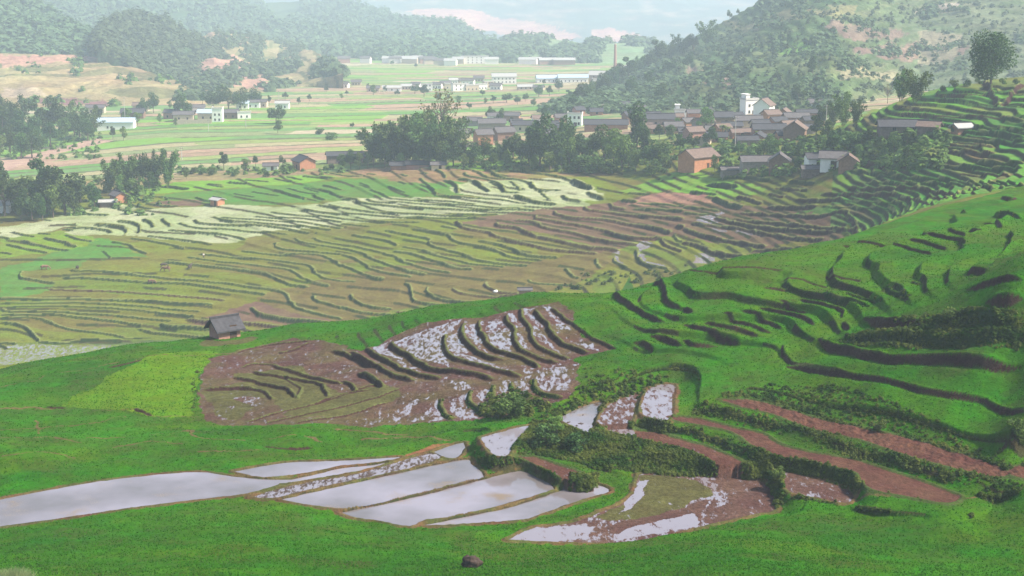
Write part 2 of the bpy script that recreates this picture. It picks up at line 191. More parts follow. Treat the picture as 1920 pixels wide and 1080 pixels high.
# ---------------------------------------------------------------- field colours: kind, far?, wet, outline in photo pixels
FIELDS = [
('TEAL',1,0,[(0,500),(60,488),(140,460),(200,448),(270,478),(255,483),(160,487),(150,500),(120,503),(45,510),(38,520),(75,530),(100,533),(90,545),(0,560)]),
('G2',1,0,[(0,448),(60,438),(130,433),(180,450),(155,462),(60,478),(0,482)]),
('BRT',1,0,[(235,372),(215,362),(330,343),(500,334),(600,329),(640,331),(550,345),(400,354),(300,364),(240,368)]),
('TEAL',1,.0,[(300,378),(330,362),(560,345),(700,333),(760,343),(860,340),(940,350),(900,366),(700,372),(560,380),(420,385),(340,374)]),
('BRF',1,0,[(272,381),(320,375),(385,376),(370,385),(300,389)]),
('ST',1,.22,[(120,436),(140,425),(200,402),(330,390),(420,384),(560,386),(680,372),(900,372),(1000,376),(1090,378),(1100,388),(1000,398),(760,408),(600,425),(500,435),(430,456),(330,450),(230,440),(150,442)]),
('ST',1,.22,[(880,340),(960,335),(1060,334),(1120,360),(1130,372),(1060,380),(960,380),(900,368),(840,355)]),
('ST',1,.2,[(0,425),(80,415),(140,395),(230,385),(250,395),(150,418),(60,440),(0,446)]),
('PKB',1,0,[(560,322),(650,323),(720,316),(900,319),(1060,323),(1150,326),(1080,332),(880,340),(760,343),(700,334),(600,330)]),
('BRT',1,0,[(800,310),(970,300),(990,306),(900,318),(820,316)]),
('BRF',1,.02,[(320,608),(380,600),(480,565),(560,575),(640,600),(560,610),(480,602),(400,612)]),
('BOL',1,.02,[(620,520),(800,490),(920,500),(1060,480),(1150,480),(1080,530),(960,560),(800,570),(640,600),(480,560)]),
('OL',1,.5,[(-20,652),(60,647),(200,645),(240,650),(150,668),(60,682),(0,700),(-20,705)]),
('BO',1,.05,[(860,420),(960,398),(1150,378),(1230,362),(1330,362),(1390,385),(1560,400),(1660,420),(1540,452),(1420,472),(1280,482),(1150,475),(1050,445),(950,430)]),
('PK',1,.05,[(1170,378),(1230,362),(1335,362),(1350,378),(1200,386)]),
('OL',1,.05,[(1260,440),(1380,460),(1420,468),(1280,500),(1180,500),(1140,480),(1190,455)]),
('OL',1,.85,[(1295,478),(1325,474),(1345,490),(1300,496)]),
('OL',1,1.5,[(1193,462),(1205,450),(1220,453),(1203,475),(1215,490),(1250,503),(1215,501),(1196,485)]),
('BO',1,1.5,[(1308,412),(1322,402),(1355,398),(1340,410),(1345,422),(1318,420)]),
('BO',1,1.4,[(1334,427),(1362,431),(1364,437),(1335,433)]),('BO',1,1.4,[(1376,429),(1405,433),(1452,440),(1432,444),(1385,437)]),('OL',1,1.4,[(1149,468),(1160,474),(1158,485),(1176,502),(1164,500),(1149,484)]),
('TEAL',1,0,[(1480,404),(1560,386),(1740,385),(1850,368),(1830,382),(1740,402),(1600,412)]),
('BRT',1,0,[(1150,364),(1200,345),(1290,318),(1325,328),(1400,345),(1440,355),(1370,374),(1300,362),(1230,358)]),
('GD',1,0,[(1560,365),(1640,322),(1700,292),(1730,260),(1690,222),(1720,190),(1780,165),(1860,155),(1990,150),(1990,345),(1700,390)]),
('BOL',1,0,[(1560,365),(1640,325),(1700,300),(1800,262),(1860,270),(1870,300),(1700,330),(1640,345)]),
('BRT',1,0,[(1700,214),(1735,210),(1752,196),(1860,206),(1990,205),(1990,220),(1900,222),(1780,219)]),
('BRT',1,0,[(1745,184),(1780,170),(1860,162),(1880,166),(1800,176)]),
('BRT',1,0,[(1860,178),(1990,180),(1990,186),(1860,186)]),('BRT',1,0,[(1780,191),(1860,192),(1990,198),(1990,203),(1850,196)]),
('OL',1,0,[(1560,240),(1610,222),(1650,203),(1720,190),(1745,200),(1720,215),(1680,222),(1600,238)]),
('TEAL',1,0,[(1640,330),(1700,318),(1800,322),(1880,340),(1720,335)]),
('OLB',0,0,[(384,634),(420,640),(470,631),(480,636),(450,646),(395,650),(372,645)]),('G2N',0,0,[(105,760),(180,718),(230,690),(300,665),(370,658),(410,662),(375,700),(358,780),(260,775),(170,764)]),
('BR',0,.24,[(372,792),(378,740),(383,690),(420,665),(520,640),(600,640),(680,655),(760,620),(860,598),(960,580),(1030,570),(1060,572),(1090,620),(1150,655),(1085,670),(1083,738),(1010,765),(950,785),(900,788),(720,797),(560,798)]),
('OLB',0,.2,[(385,735),(470,710),(505,735),(490,760),(455,780),(400,780)]),
('OLB',0,.05,[(440,700),(560,690),(640,740),(700,720),(760,740),(640,780),(540,780),(500,740)]),
]
# faint earth paths and little dykes in the near green: origin, scale, width m, outlines
PATHS = [
(0,620,2.348,.16,"0 435 180 420 400 400 540 375|380 470 560 465 700 450 830 430|180 450 170 420 150 395|450 355 600 348 700 375 850 380|200 200 340 178 430 160 520 135 600 130|590 128 730 105|760 108 860 110 1010 98|0 250 60 240 150 225 190 205|800 430 900 470 1060 480|1090 490 1250 470 1370 455|1310 455 1400 490|0 480 200 470 330 490|500 520 640 500 800 505|860 540 1000 530 1150 535|0 560 180 545 330 560"),
(0,620,2.348,.55,"1085 728 1180 700 1300 664 1400 640 1503 612"),(0,620,2.348,.4,"0 345 100 335 230 338"),
(640,680,2.7,.55,"0 570 200 510 430 440 520 405 640 392"),
(640,680,2.7,.25,"100 390 300 380 500 385 640 370|0 350 150 345 330 360"),
(1280,680,2.7,.2,"700 620 900 700 1200 705 1500 690"),
]
# mottled wet fields of the middle block (origin, scale, wet, outlines)
WETS = [
(640,340,3,.62,"170 930 290 890 270 960 460 1075 400 1075 200 960|300 900 670 780 600 860 565 960 600 1060 470 1010 350 960|600 900 665 820 680 900 720 970 830 1030 800 1050 640 1000 605 960|700 820 770 780 780 870 830 970 740 920 700 870|780 780 890 760 920 800 960 900 1000 1000 900 960 820 890|940 740 985 735 1010 860 1060 950 1000 930 960 830|1015 725 1080 710 1090 780 1160 870 1190 945 1100 900 1070 820|1130 705 1190 705 1200 750 1300 830 1290 840 1220 850 1180 790|1290 905 1400 910 1440 950 1380 950|1200 960 1330 1000 1270 1000|1180 1005 1240 1015 1230 1030"),
(640,680,2.7,.56,"235 300 350 210 460 160 380 220 290 300|370 290 490 180 540 290|540 190 670 130 640 200 690 290 600 290 560 230|690 150 750 140 780 270 740 280 690 200|790 110 840 100 850 180 790 180|870 100 960 75 960 170 880 160|1000 60 1100 20 1180 90 1150 165 1050 150 1000 110|440 55 580 95 680 130 590 140 560 100|700 0 870 50 860 70 760 40|920 30 980 40 960 70 915 70|1150 10 1190 5 1180 25 1150 25"),
(0,620,2.348,.42,"1040 310 1080 285 1170 300 1150 340 1100 345|980 340 1020 340 1010 355|930 155 1020 160 1000 170"),
(640,340,3,.3,"1600 225 1700 235 1800 265 1850 290 1780 280 1690 248"),
]
COLS = dict(G1=(.026,.112,.0010),G2=(.12,.20,.012),G2N=(.075,.155,.002),BRT=(.13,.28,.022),TEAL=(.065,.17,.022),OL=(.115,.15,.012),OLB=(.075,.072,.025),BOL=(.11,.088,.026),
 BR=(.085,.046,.037),BRF=(.12,.066,.052),BR2=(.088,.040,.029),PK=(.27,.14,.105),PKB=(.24,.15,.085),ST=(.30,.32,.19),BO=(.115,.066,.045),GD=(.05,.15,.02),MUD=(.07,.05,.04))  # near-ground tones kept darker than far ones: cloud shade put into the colour
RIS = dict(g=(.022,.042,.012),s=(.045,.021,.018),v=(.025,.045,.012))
# ---------------------------------------------------------------- helpers for data blocks
def mesh_np(name, V, Q, mat=None, smooth=False, attrs=None, tri=False):
    """V (n,3) vertices, Q (m,k) polygons"""
    me = bpy.data.meshes.new(name); k = Q.shape[1]
    me.vertices.add(len(V)); me.vertices.foreach_set('co', np.ascontiguousarray(V, np.float32).ravel())
    me.loops.add(Q.size); me.loops.foreach_set('vertex_index', np.ascontiguousarray(Q, np.int32).ravel())
    me.polygons.add(len(Q)); me.polygons.foreach_set('loop_start', np.arange(0, Q.size, k, dtype=np.int32))
    me.polygons.foreach_set('loop_total', np.full(len(Q), k, np.int32))
    me.update(calc_edges=True)
    me.polygons.foreach_set('use_smooth', np.full(len(Q), bool(smooth)))
    for nm, arr in (attrs or {}).items():
        at = me.color_attributes.new(nm, 'FLOAT_COLOR', 'POINT')
        if arr.shape[1] == 3: arr = np.concatenate([arr, np.ones((len(arr), 1))], 1)
        at.data.foreach_set('color', np.ascontiguousarray(arr, np.float32).ravel())
    if mat: me.materials.append(mat)
    return me
def link(name, me, parent=None, **kw):
    o = bpy.data.objects.new(name, me); C.objects.link(o)
    if parent is not None: o.parent = parent
    for k, v in kw.items(): o[k] = v
    return o
def grid_faces(nr, nc):
    i = np.arange(nr-1)[:, None]*nc+np.arange(nc-1)[None]
    i = i.ravel(); return np.stack([i, i+1, i+nc+1, i+nc], 1)
# ---------------------------------------------------------------- materials
def new_mat(name):
    m = bpy.data.materials.new(name); m.use_nodes = True; nt = m.node_tree; b = nt.nodes['Principled BSDF']
    b.inputs['Specular IOR Level'].default_value = .06; b.inputs['Roughness'].default_value = .95
    return m, nt, b
def N(nt, t, **kw):
    n_ = nt.nodes.new(t)
    for k, v in kw.items():
        if k in n_.inputs.keys(): n_.inputs[k].default_value = v
        else: setattr(n_, k, v)
    return n_
def mathn(nt, op, a, b=None, clamp=False):
    m = nt.nodes.new('ShaderNodeMath'); m.operation = op; m.use_clamp = clamp
    for i, v in enumerate((a, b)):
        if v is None: continue
        if isinstance(v, (int, float)): m.inputs[i].default_value = v
        else: nt.links.new(v, m.inputs[i])
    return m.outputs[0]
def mixc(nt, fac, a, b, mode='MIX'):
    m = nt.nodes.new('ShaderNodeMix'); m.data_type = 'RGBA'; m.blend_type = mode
    for i, v in ((0, fac), (6, a), (7, b)):
        if isinstance(v, (int, float)): m.inputs[i].default_value = v
        elif isinstance(v, tuple): m.inputs[i].default_value = (*v, 1)
        else: nt.links.new(v, m.inputs[i])
    return m.outputs[2]
def terrain_mat(name='field_ground', wetnode=True, fine=1.0):
    m, nt, b = new_mat(name); L = nt.links.new
    col = N(nt, 'ShaderNodeVertexColor', layer_name='Col'); msk = N(nt, 'ShaderNodeVertexColor', layer_name='Mask')
    sep = N(nt, 'ShaderNodeSeparateColor'); L(msk.outputs[0], sep.inputs[0])
    geo = N(nt, 'ShaderNodeNewGeometry')
    n1 = N(nt, 'ShaderNodeTexNoise', Scale=2.6*fine, Detail=5, Roughness=.7); L(geo.outputs['Position'], n1.inputs['Vector'])
    n2 = N(nt, 'ShaderNodeTexNoise', Scale=.22*fine, Detail=4, Roughness=.6); L(geo.outputs['Position'], n2.inputs['Vector'])
    n3 = N(nt, 'ShaderNodeTexNoise', Scale=.9*fine, Detail=5, Roughness=.65); L(geo.outputs['Position'], n3.inputs['Vector'])
    ga = mathn(nt, 'MULTIPLY_ADD', sep.outputs[1], -1.1); nt.nodes[-1].inputs[2].default_value = 1.7
    gb = mathn(nt, 'MULTIPLY_ADD', sep.outputs[1], .55); nt.nodes[-1].inputs[2].default_value = .15
    f1 = mathn(nt, 'ADD', mathn(nt, 'MULTIPLY', n1.outputs[0], ga), gb)
    c = mixc(nt, 1.0, col.outputs[0], (1, 1, 1), 'MULTIPLY')
    hs = N(nt, 'ShaderNodeHueSaturation'); L(c, hs.inputs['Color'])
    h = mathn(nt, 'MULTIPLY_ADD', n2.outputs[0], .09); nt.nodes[-1].inputs[2].default_value = .455; L(h, hs.inputs['Hue'])
    f2 = mathn(nt, 'MULTIPLY_ADD', n3.outputs[0], 1.1); nt.nodes[-1].inputs[2].default_value = .45
    f3 = mathn(nt, 'MULTIPLY_ADD', n2.outputs[0], .9); nt.nodes[-1].inputs[2].default_value = .55
    v = mathn(nt, 'MULTIPLY', f1, f2); v = mathn(nt, 'MULTIPLY', v, f3); L(v, hs.inputs['Value'])
    L(hs.outputs[0], b.inputs['Base Color'])
    bu = N(nt, 'ShaderNodeBump', Strength=.9, Distance=.22/fine)
    L(n1.outputs[0], bu.inputs['Height']); L(bu.outputs[0], b.inputs['Normal'])
    if wetnode:
        mp = N(nt, 'ShaderNodeMapping'); mp.inputs['Scale'].default_value = (1.25, .42, .2); L(geo.outputs['Position'], mp.inputs[0])
        nw = N(nt, 'ShaderNodeTexNoise', Scale=1.5, Detail=7, Roughness=.72); L(mp.outputs[0], nw.inputs['Vector'])
        # rescale noise to an even 0..1 spread, water where it lies below the wetness
        e = mathn(nt, 'MULTIPLY_ADD', nw.outputs[0], 3.0); nt.nodes[-1].inputs[2].default_value = -1.0
        d = mathn(nt, 'SUBTRACT', sep.outputs[0], e); fac = mathn(nt, 'MULTIPLY', d, 5.5, True)
        has = mathn(nt, 'GREATER_THAN', sep.outputs[0], .012); fac = mathn(nt, 'MULTIPLY', fac, has)
        sx = N(nt, 'ShaderNodeSeparateXYZ'); L(geo.outputs['True Normal'], sx.inputs[0]); fac = mathn(nt, 'MULTIPLY', fac, mathn(nt, 'GREATER_THAN', sx.outputs[2], .9))
        w = N(nt, 'ShaderNodeBsdfPrincipled'); w.inputs['Base Color'].default_value = (.21, .19, .22, 1); w.inputs['Roughness'].default_value = .07
        w.inputs['IOR'].default_value = 1.5; w.inputs['Specular IOR Level'].default_value = 1.0
        up = N(nt, 'ShaderNodeCombineXYZ'); up.inputs[2].default_value = 1.0; L(up.outputs[0], w.inputs['Normal'])
        mx = N(nt, 'ShaderNodeMixShader'); L(fac, mx.inputs[0]); L(b.outputs[0], mx.inputs[1]); L(w.outputs[0], mx.inputs[2])
        L(mx.outputs[0], nt.nodes['Material Output'].inputs[0])
    return m
MAT_GROUND = terrain_mat()
MAT_HILL = terrain_mat('hill_ground', False, .09)
def water_mat():
    m, nt, b = new_mat('paddy_water'); L = nt.links.new
    b.inputs['Roughness'].default_value = .06
    b.inputs['IOR'].default_value = 1.5; b.inputs['Specular IOR Level'].default_value = 1.0
    geo = N(nt, 'ShaderNodeNewGeometry'); n1 = N(nt, 'ShaderNodeTexNoise', Scale=.6, Detail=4); L(geo.outputs['Position'], n1.inputs['Vector'])
    bu = N(nt, 'ShaderNodeBump', Strength=.12, Distance=.03); L(n1.outputs[0], bu.inputs['Height']); L(bu.outputs[0], b.inputs['Normal'])
    n2 = N(nt, 'ShaderNodeTexNoise', Scale=7, Detail=6, Roughness=.8); L(geo.outputs['Position'], n2.inputs['Vector'])
    n3 = N(nt, 'ShaderNodeTexNoise', Scale=.25, Detail=3); L(geo.outputs['Position'], n3.inputs['Vector'])
    n4 = N(nt, 'ShaderNodeTexNoise', Scale=.11, Detail=4); L(geo.outputs['Position'], n4.inputs['Vector']); r4 = N(nt, 'ShaderNodeMapRange'); L(n4.outputs[0], r4.inputs[0]); r4.inputs[1].default_value = .35; r4.inputs[2].default_value = .65
    L(mixc(nt, r4.outputs[0], (.24, .22, .26), (.13, .115, .115)), b.inputs['Base Color'])
    s = mathn(nt, 'ADD', n2.outputs[0], n3.outputs[0]); s = mathn(nt, 'SUBTRACT', s, 1.13); s = mathn(nt, 'MULTIPLY', s, 9, True)
    d = N(nt, 'ShaderNodeBsdfPrincipled'); d.inputs['Base Color'].default_value = (.16, .12, .08, 1); d.inputs['Roughness'].default_value = .8
    mx = N(nt, 'ShaderNodeMixShader'); L(s, mx.inputs[0]); L(b.outputs[0], mx.inputs[1]); L(d.outputs[0], mx.inputs[2]); L(mx.outputs[0], nt.nodes['Material Output'].inputs[0])
    return m
MAT_WATER = water_mat()
# ---------------------------------------------------------------- the grid of the near and middle ground
def rows():
    y = 62.; out = []
    while y < 2280:
        out.append(y)
        if y < 106: s = 1.5
        elif y < 235: s = .17
        elif y < 330: s = .5
        elif y < 620: s = .36+.5*(y-330)/290
        elif y < 1000: s = 1.1+1.6*(y-620)/380
        else: s = 3+8*(y-1000)/1700
        y += s*QF
    return np.array(out)
ROWY = rows(); COLA = np.linspace(-.44, .44, int(1100/QF))
GA, GY = np.meshgrid(COLA, ROWY); GX = GA*GY
GZ = base(GA, GY)
NR, NC = GX.shape
print('grid', NR, NC)
# local slope of the base surface for every line
def slope_at(x, y):
    e = 4.; a0 = base(x/y, y); gx = (base((x+e)/y, y)-base((x-e)/y, y))/(2*e); gy = (base(x/(y+e), y+e)-base(x/(y-e), y-e))/(2*e)
    return np.hypot(gx, gy)
def window(x0, x1, y0, y1):
    r0 = max(0, np.searchsorted(ROWY, y0)-1); r1 = min(NR, np.searchsorted(ROWY, y1)+1)
    if r1-r0 < 2: return None
    ya, yb = ROWY[r0], ROWY[r1-1]
    am = min(x0/ya, x0/yb); aM = max(x1/ya, x1/yb)
    c0 = max(0, np.searchsorted(COLA, am)-1); c1 = min(NC, np.searchsorted(COLA, aM)+1)
    if c1-c0 < 2: return None
    return slice(r0, r1), slice(c0, c1)
DZ = np.zeros_like(GZ); COL = np.zeros(GZ.shape+(3,)); WET = np.zeros_like(GZ)
NEAR = np.zeros(GZ.shape, bool)
# ridge crest of the near side: everything this side of it is the near slope
CR = pick([-330,-100,0,230,400,560,700,800,1000,1180,1300,1400,1540], [735,706,697,652,632,610,592,577,549,524,506,481,458])
def crest_y(a):
    ca = CR[:, 0]/CR[:, 1]; o = np.argsort(ca); return np.interp(a, ca[o], CR[o, 1])
print('crest', [(round(float(p[0]/p[1]),2), round(float(p[1]))) for p in CR])
cy = crest_y(GA)+4
cy = np.where(GA > CR[-1, 0]/CR[-1, 1], CR[-1, 1]+4+(GA-CR[-1, 0]/CR[-1, 1])*500, cy)
NEAR = GY < cy
# warped coordinates so that colour edges are never ruler straight
wx = GX+fbm(GX*.3, GY*.3, 4, 5)*np.where(NEAR, 1.3, 2.4); wy = GY+fbm(GX*.3+40, GY*.3, 4, 9)*np.where(NEAR, 1.3, 2.4)
def paint(P, val, wet=None, near=None, w=None):
    w = w or window(P[:, 0].min()-3, P[:, 0].max()+3, P[:, 1].min()-3, P[:, 1].max()+3)
    if w is None: return
    m = in_poly(wx[w], wy[w], P)
    if near is not None: m &= (NEAR[w] == near)
    COL[w][m] = val
    if wet is not None: WET[w][m] = wet
C3 = {k: np.array(v) for k, v in COLS.items()}
# defaults
COL[NEAR] = C3['G1']
far = ~NEAR
mid = far & (GY < 640)
tn = fbm(GX/26, GY/16, 3, 21)[..., None]
COL[mid] = (C3['OL']*(1-np.clip(tn*.9+.35, 0, 1))+C3['BOL']*np.clip(tn*.9+.35, 0, 1))[mid]
# gully floor
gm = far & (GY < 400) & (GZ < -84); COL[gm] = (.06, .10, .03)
# valley floor: strip fields
vf = far & (GY >= 600)
band = GY/np.where(GY < 900, 17, 30)+fbm(GX/230, GY/180, 3, 31)*3.2; bi = np.floor(band)
seg = GX/(60+130*_hash(bi, bi*0, 3))+_hash(bi, bi*0+4, 8)*7+fbm(GX/70, GY/70, 2, 12)*.25; si = np.floor(seg)
h = _hash(bi, si, 77)
pal = np.array([(.10, .22, .05), (.15, .28, .05), (.22, .27, .09), (.26, .22, .12), (.32, .22, .15), (.19, .23, .10), (.36, .31, .21), (.12, .22, .07), (.20, .25, .08), (.30, .27, .15), (.27, .19, .13)])
vc = pal[np.minimum((h*len(pal)).astype(int), len(pal)-1)]
edge = (np.abs(band-np.round(band)) < .09) & (vnoise(GX/40, GY/30, 19) > .35)
vc = np.where(edge[..., None], np.array((.10, .11, .06)), vc)
COL[vf] = vc[vf]
dzf = np.where(vf, (_hash(bi, si, 5)-.5)*.5, 0)
bl = np.clip((GY-585)/40+fbm(GX/30, GY/20, 2, 4)*.5, 0, 1)
DZ += dzf*bl
near_v = np.array((.045, .085, .03))
tg = mid & (GY > 545) & (GA < .05); 
POLYS = {}
for kind, isfar, wet, P in FIELDS:
    Pw = pick([p[0] for p in P], [p[1] for p in P], bool(isfar))[:, :2]
    Pw = smooth_line(np.concatenate([Pw, Pw[:1]]), 3)[:-1] if len(P) > 5 else Pw
    paint(Pw, C3[kind], wet, near=(None if isfar else True))
for ox, oy, s, wet, rowsd in WETS:
    for r in rowsd.split('|'):
        v = np.array([float(t) for t in r.split()]).reshape(-1, 2)/s+(ox, oy)
        Pw = pick(v[:, 0], v[:, 1], wet == .3)[:, :2]
        paint(Pw, C3['BR'], wet)
# patchiness of the crops themselves
bn = lambda s_, k, o=4: np.clip(fbm(GX/s_, GY/s_*1.4, o, k)*1.6+.5, 0, 1)[..., None]
isG1 = (np.abs(COL-C3['G1']).sum(-1) < 1e-6) & NEAR; k1 = bn(9, 101); k2 = bn(16, 102)**2; k3 = np.clip(bn(2.2, 103)-.62, 0, 1)*.8+np.clip(bn(7, 108)-.72, 0, 1)*1.3
cg = C3['G1']*(1-k1*.55)+np.array((.040, .132, .001))*k1*.55; cg = cg*(1-k2*.5)+np.array((.014, .07, .002))*k2*.5; k6 = np.clip(bn(12, 109)-.55, 0, 1)*1.1; cg = cg*(1-k6)+np.array((.062, .125, .002))*k6; cg = cg*(1-k3)+np.array((.045, .062, .010))*k3
COL = np.where(isG1[..., None], cg, COL)
isB = (np.abs(COL-C3['BR']).sum(-1) < 1e-6) & NEAR; kb = bn(5, 104)
COL = np.where(isB[..., None], COL*(1-kb*.6)+np.array((.075, .068, .024))*kb*.6, COL)
isS = (np.abs(COL-C3['ST']).sum(-1) < 1e-6); ks = bn(14, 105)
COL = np.where(isS[..., None], COL*(1-ks*.55)+np.array((.15, .21, .06))*ks*.55, COL)
isO = mid & ~isS; ko = bn(22, 106); k5 = bn(5, 107)
COL = np.where(isO[..., None], COL*(1-(ko*.2+k5*.15))+np.array((.13, .11, .04))*(ko*.2+k5*.15), COL)
Pw = pick([0,60,130,180,212,150,100,60,0], [300,288,272,260,264,278,290,304,322], True)[:, :2]; paint(Pw, np.array((.34, .23, .18)), 0)
for ox, oy, s, wd, rws in PATHS:
    for r in rws.split('|'):
        v = np.array([float(t) for t in r.split()]).reshape(-1, 2)/s+(ox, oy); Pw = smooth_line(pick(v[:, 0], v[:, 1], False, ymax=lambda a: crest_y(a)-1)[:, :2], 4)
        w = window(Pw[:, 0].min()-2, Pw[:, 0].max()+2, Pw[:, 1].min()-2, Pw[:, 1].max()+2); d, sd, arc, Lt = seg_dist(wx[w], wy[w], Pw)
        m = (d < wd*(.7+.6*vnoise(GX[w]*.8, GY[w]*.8, 4))) & (vnoise(GX[w]*.35, GY[w]*.35, 6) > .22); COL[w][m] = (.10, .075, .03) if wd < .5 else (.16, .075, .035)
# every plot its own crop tone; contour terraces under the traced ones
tz = GZ+fbm(GX/18, GY/18, 2, 120)*1.1; ti = np.floor(tz/1.25); pj = np.floor(GX/34+_hash(ti, ti*0, 5)*5+fbm(GX/20, GY/20, 2, 6)*.3); hh_ = _hash(ti, pj, 9)
tone = np.array([(.125, .165, .012), (.105, .12, .018), (.14, .145, .018), (.08, .14, .012), (.12, .085, .03), (.115, .155, .014)])[np.minimum((hh_*6).astype(int), 5)]
isM = mid & ~isS & (COL[..., 1] < 1.35*COL[..., 0]) & (np.abs(COL-C3['PK']).sum(-1) > .08) & (np.abs(COL-C3['BO']).sum(-1) > .05) & (np.abs(COL-C3['BRF']).sum(-1) > .05)
COL = np.where(isM[..., None], COL*.55+tone*.45, COL)
gr_ = np.gradient(GZ, axis=0)/np.gradient(GY, axis=0); gl_ = np.gradient(GZ, axis=1)/np.gradient(GX, axis=1); SLP = np.hypot(gr_-gl_*GA, gl_)
def contour(mask, step, pw, amp, cols, rcol, seed, wl_, gate=.3):
    global DZ, COL
    tread = 1-np.clip(pw*SLP/step, .05, .42)
    q = (GZ+fbm(GX/wl_, GY/wl_, 3, seed)*step*1.1)/step; i_ = np.floor(q); fr = q-i_
    saw = np.where(fr < tread, -(fr-tread/2), (fr-tread)/(1-tread)*tread-tread/2)
    DZ = DZ+mask*saw*step*amp
    j_ = np.floor(GX/22+_hash(i_, i_*0, seed)*6+fbm(GX/15, GY/15, 2, seed+1)*.4); hv = _hash(i_, j_, seed+2)
    if cols is not None:
        c_ = np.array(cols)[np.minimum((hv*len(cols)).astype(int), len(cols)-1)]; mm = (mask > .4) & (fr < tread); COL = np.where(mm[..., None], COL*.35+c_*.65, COL)
    rk = (mask > .4) & (fr >= tread) & (vnoise(GX/9, GY/9, seed+4) > gate); rn_ = vnoise(GX/3, GY/3, seed+5)[..., None]
    COL = np.where(rk[..., None], np.array(rcol[0])*rn_+np.array(rcol[1])*(1-rn_), COL)
mR = np.clip((GA-.06)/.06, 0, 1)*NEAR*np.clip((GY-172)/12, 0, 1)*np.clip((crest_y(np.minimum(GA, .2))+np.clip(GA-.2, 0, 1)*600-GY)/25+.6, .35, 1)
mL = np.clip((.05-GA)/.04, 0, 1)*NEAR*np.clip((GY-163)/5, 0, 1)*np.clip((GY-0)/1, 0, 1)*(GY < 212)*(np.abs(COL-C3['BR']).sum(-1) > .03)*(COL[..., 1] > 2.2*COL[..., 0])
contour(mL, .55, .5, .30, None, ((.022, .07, .004), (.05, .05, .018)), 160, 26, .5)
contour(mR, 1.25, .55, .75, None, ((.014, .045, .005), (.040, .026, .015)), 130, 22, .33)
mF = np.clip((GA-.205)/.03, 0, 1)*(~NEAR)*(GY < 530)*(GY > 300)
contour(mF, 1.4, .8, .85, [(.05, .19, .02), (.09, .25, .02), (.05, .14, .025), (.14, .10, .05), (.10, .24, .03), (.12, .13, .04), (.06, .17, .03)], ((.02, .045, .014), (.05, .03, .02)), 140, 30, .2)
mM = mid*1.0*(GY > 395)*(GY < 615)*(GA < .2)
contour(mM, 1.3, 1.0, .45, None, ((.03, .05, .012), (.06, .05, .022)), 150, 90, .42)
# level fields
wl = np.zeros_like(GZ); wt = np.zeros_like(GZ); inside = np.zeros(GZ.shape, bool); LV = np.zeros_like(GZ); bund = np.zeros_like(GZ)
LEVELW = []
for name, lev, kind, wet, isw, P in LEVELS:
    X, Y, Z = at_z([p[0] for p in P], [p[1] for p in P], lev); Pw = np.stack([X, Y], 1)
    Pw = smooth_line(np.concatenate([Pw, Pw[:1]]), 3)[:-1]
    # ragged outline
    q = np.concatenate([Pw, Pw[:1]]); R = []
    for i in range(len(Pw)):
        k = max(1, int(math.hypot(*(q[i+1]-q[i]))/.5))
        for j in range(k): R.append(q[i]+(q[i+1]-q[i])*j/k)
    R = np.array(R); R += np.stack([fbm(R[:, 0]*1.1, R[:, 1]*1.1, 3, 60), fbm(R[:, 0]*1.1, R[:, 1]*1.1+50, 3, 61)], 1)*.22
    LEVELW.append((name, lev, kind, wet, isw, R))
    w = window(R[:, 0].min()-5, R[:, 0].max()+5, R[:, 1].min()-5, R[:, 1].max()+5)
    if w is None: continue
    d, _, _, _ = seg_dist(GX[w], GY[w], Pw, True); m = in_poly(GX[w], GY[w], R)
    fall = np.where(m, 0, np.clip(1-d/3.0, 0, 1))**2
    near_ = 1/(d+.05)**3*(d < 3)
    wl[w] += near_*(~m)*lev; wt[w] += near_*(~m)
    if name != 'P1': bund[w] = np.maximum(bund[w], np.where(m, 0, np.clip(1-np.abs(d-.3)/.3, 0, 1)))
    else: bund[w] = np.maximum(bund[w], np.where(m, 0, np.clip(1-np.abs(d-.25)/.25, 0, 1)*.7))
    LV[w] = np.where(m, lev-(.12 if isw else .0), LV[w]); inside[w] |= m
    c = COL[w]; c[m] = C3[kind]; ww = WET[w]; ww[m] = 0 if isw else wet
    rim = (~m) & (d < .42+.45*vnoise(GX[w]*1.5, GY[w]*1.5, 7)) & ~inside[w]; rn = vnoise(GX[w]*.9, GY[w]*.9, 8)[..., None]
    c[:] = np.where(rim[..., None], np.array((.06, .075, .02))*(1-rn)+np.array((.11, .06, .03))*rn if kind != 'BR2' else np.array((.045, .07, .016)), c)
    ww[(~m) & (d < .75) & ~inside[w]] = 0
for wv_, cv, P in [(.10,'OLB',[(1200,892),(1310,899),(1325,930),(1235,968),(1150,978),(1110,970),(1190,930)]),(.9,'BR',[(1165,948),(1188,905),(1214,903),(1206,935),(1162,962)]),(.95,'BR',[(945,1016),(1010,988),(1112,986),(1100,1006),(1020,1020)]),(.07,'BR',[(1115,992),(1240,962),(1325,940),(1310,985),(1200,1003)]),(.88,'BR',[(1185,990),(1300,962),(1310,985),(1230,1003),(1160,1010)]),(.22,'BR',[(1330,895),(1450,900),(1460,965),(1330,985)]),(.6,'BR',[(1325,900),(1350,905),(1365,945),(1345,955),(1330,930)])]:
    X, Y, Z = at_z([p[0] for p in P], [p[1] for p in P], -51.8); w = window(X.min()-1, X.max()+1, Y.min()-1, Y.max()+1); m = in_poly(wx[w], wy[w], np.stack([X, Y], 1)) & inside[w] & (LV[w] < -51.75) & (LV[w] > -51.85); WET[w][m] = wv_; COL[w][m] = C3[cv]
LW = np.clip(wt/(wt+.06), 0, 1); LT = np.where(wt > 0, wl/np.maximum(wt, 1e-9), 0)
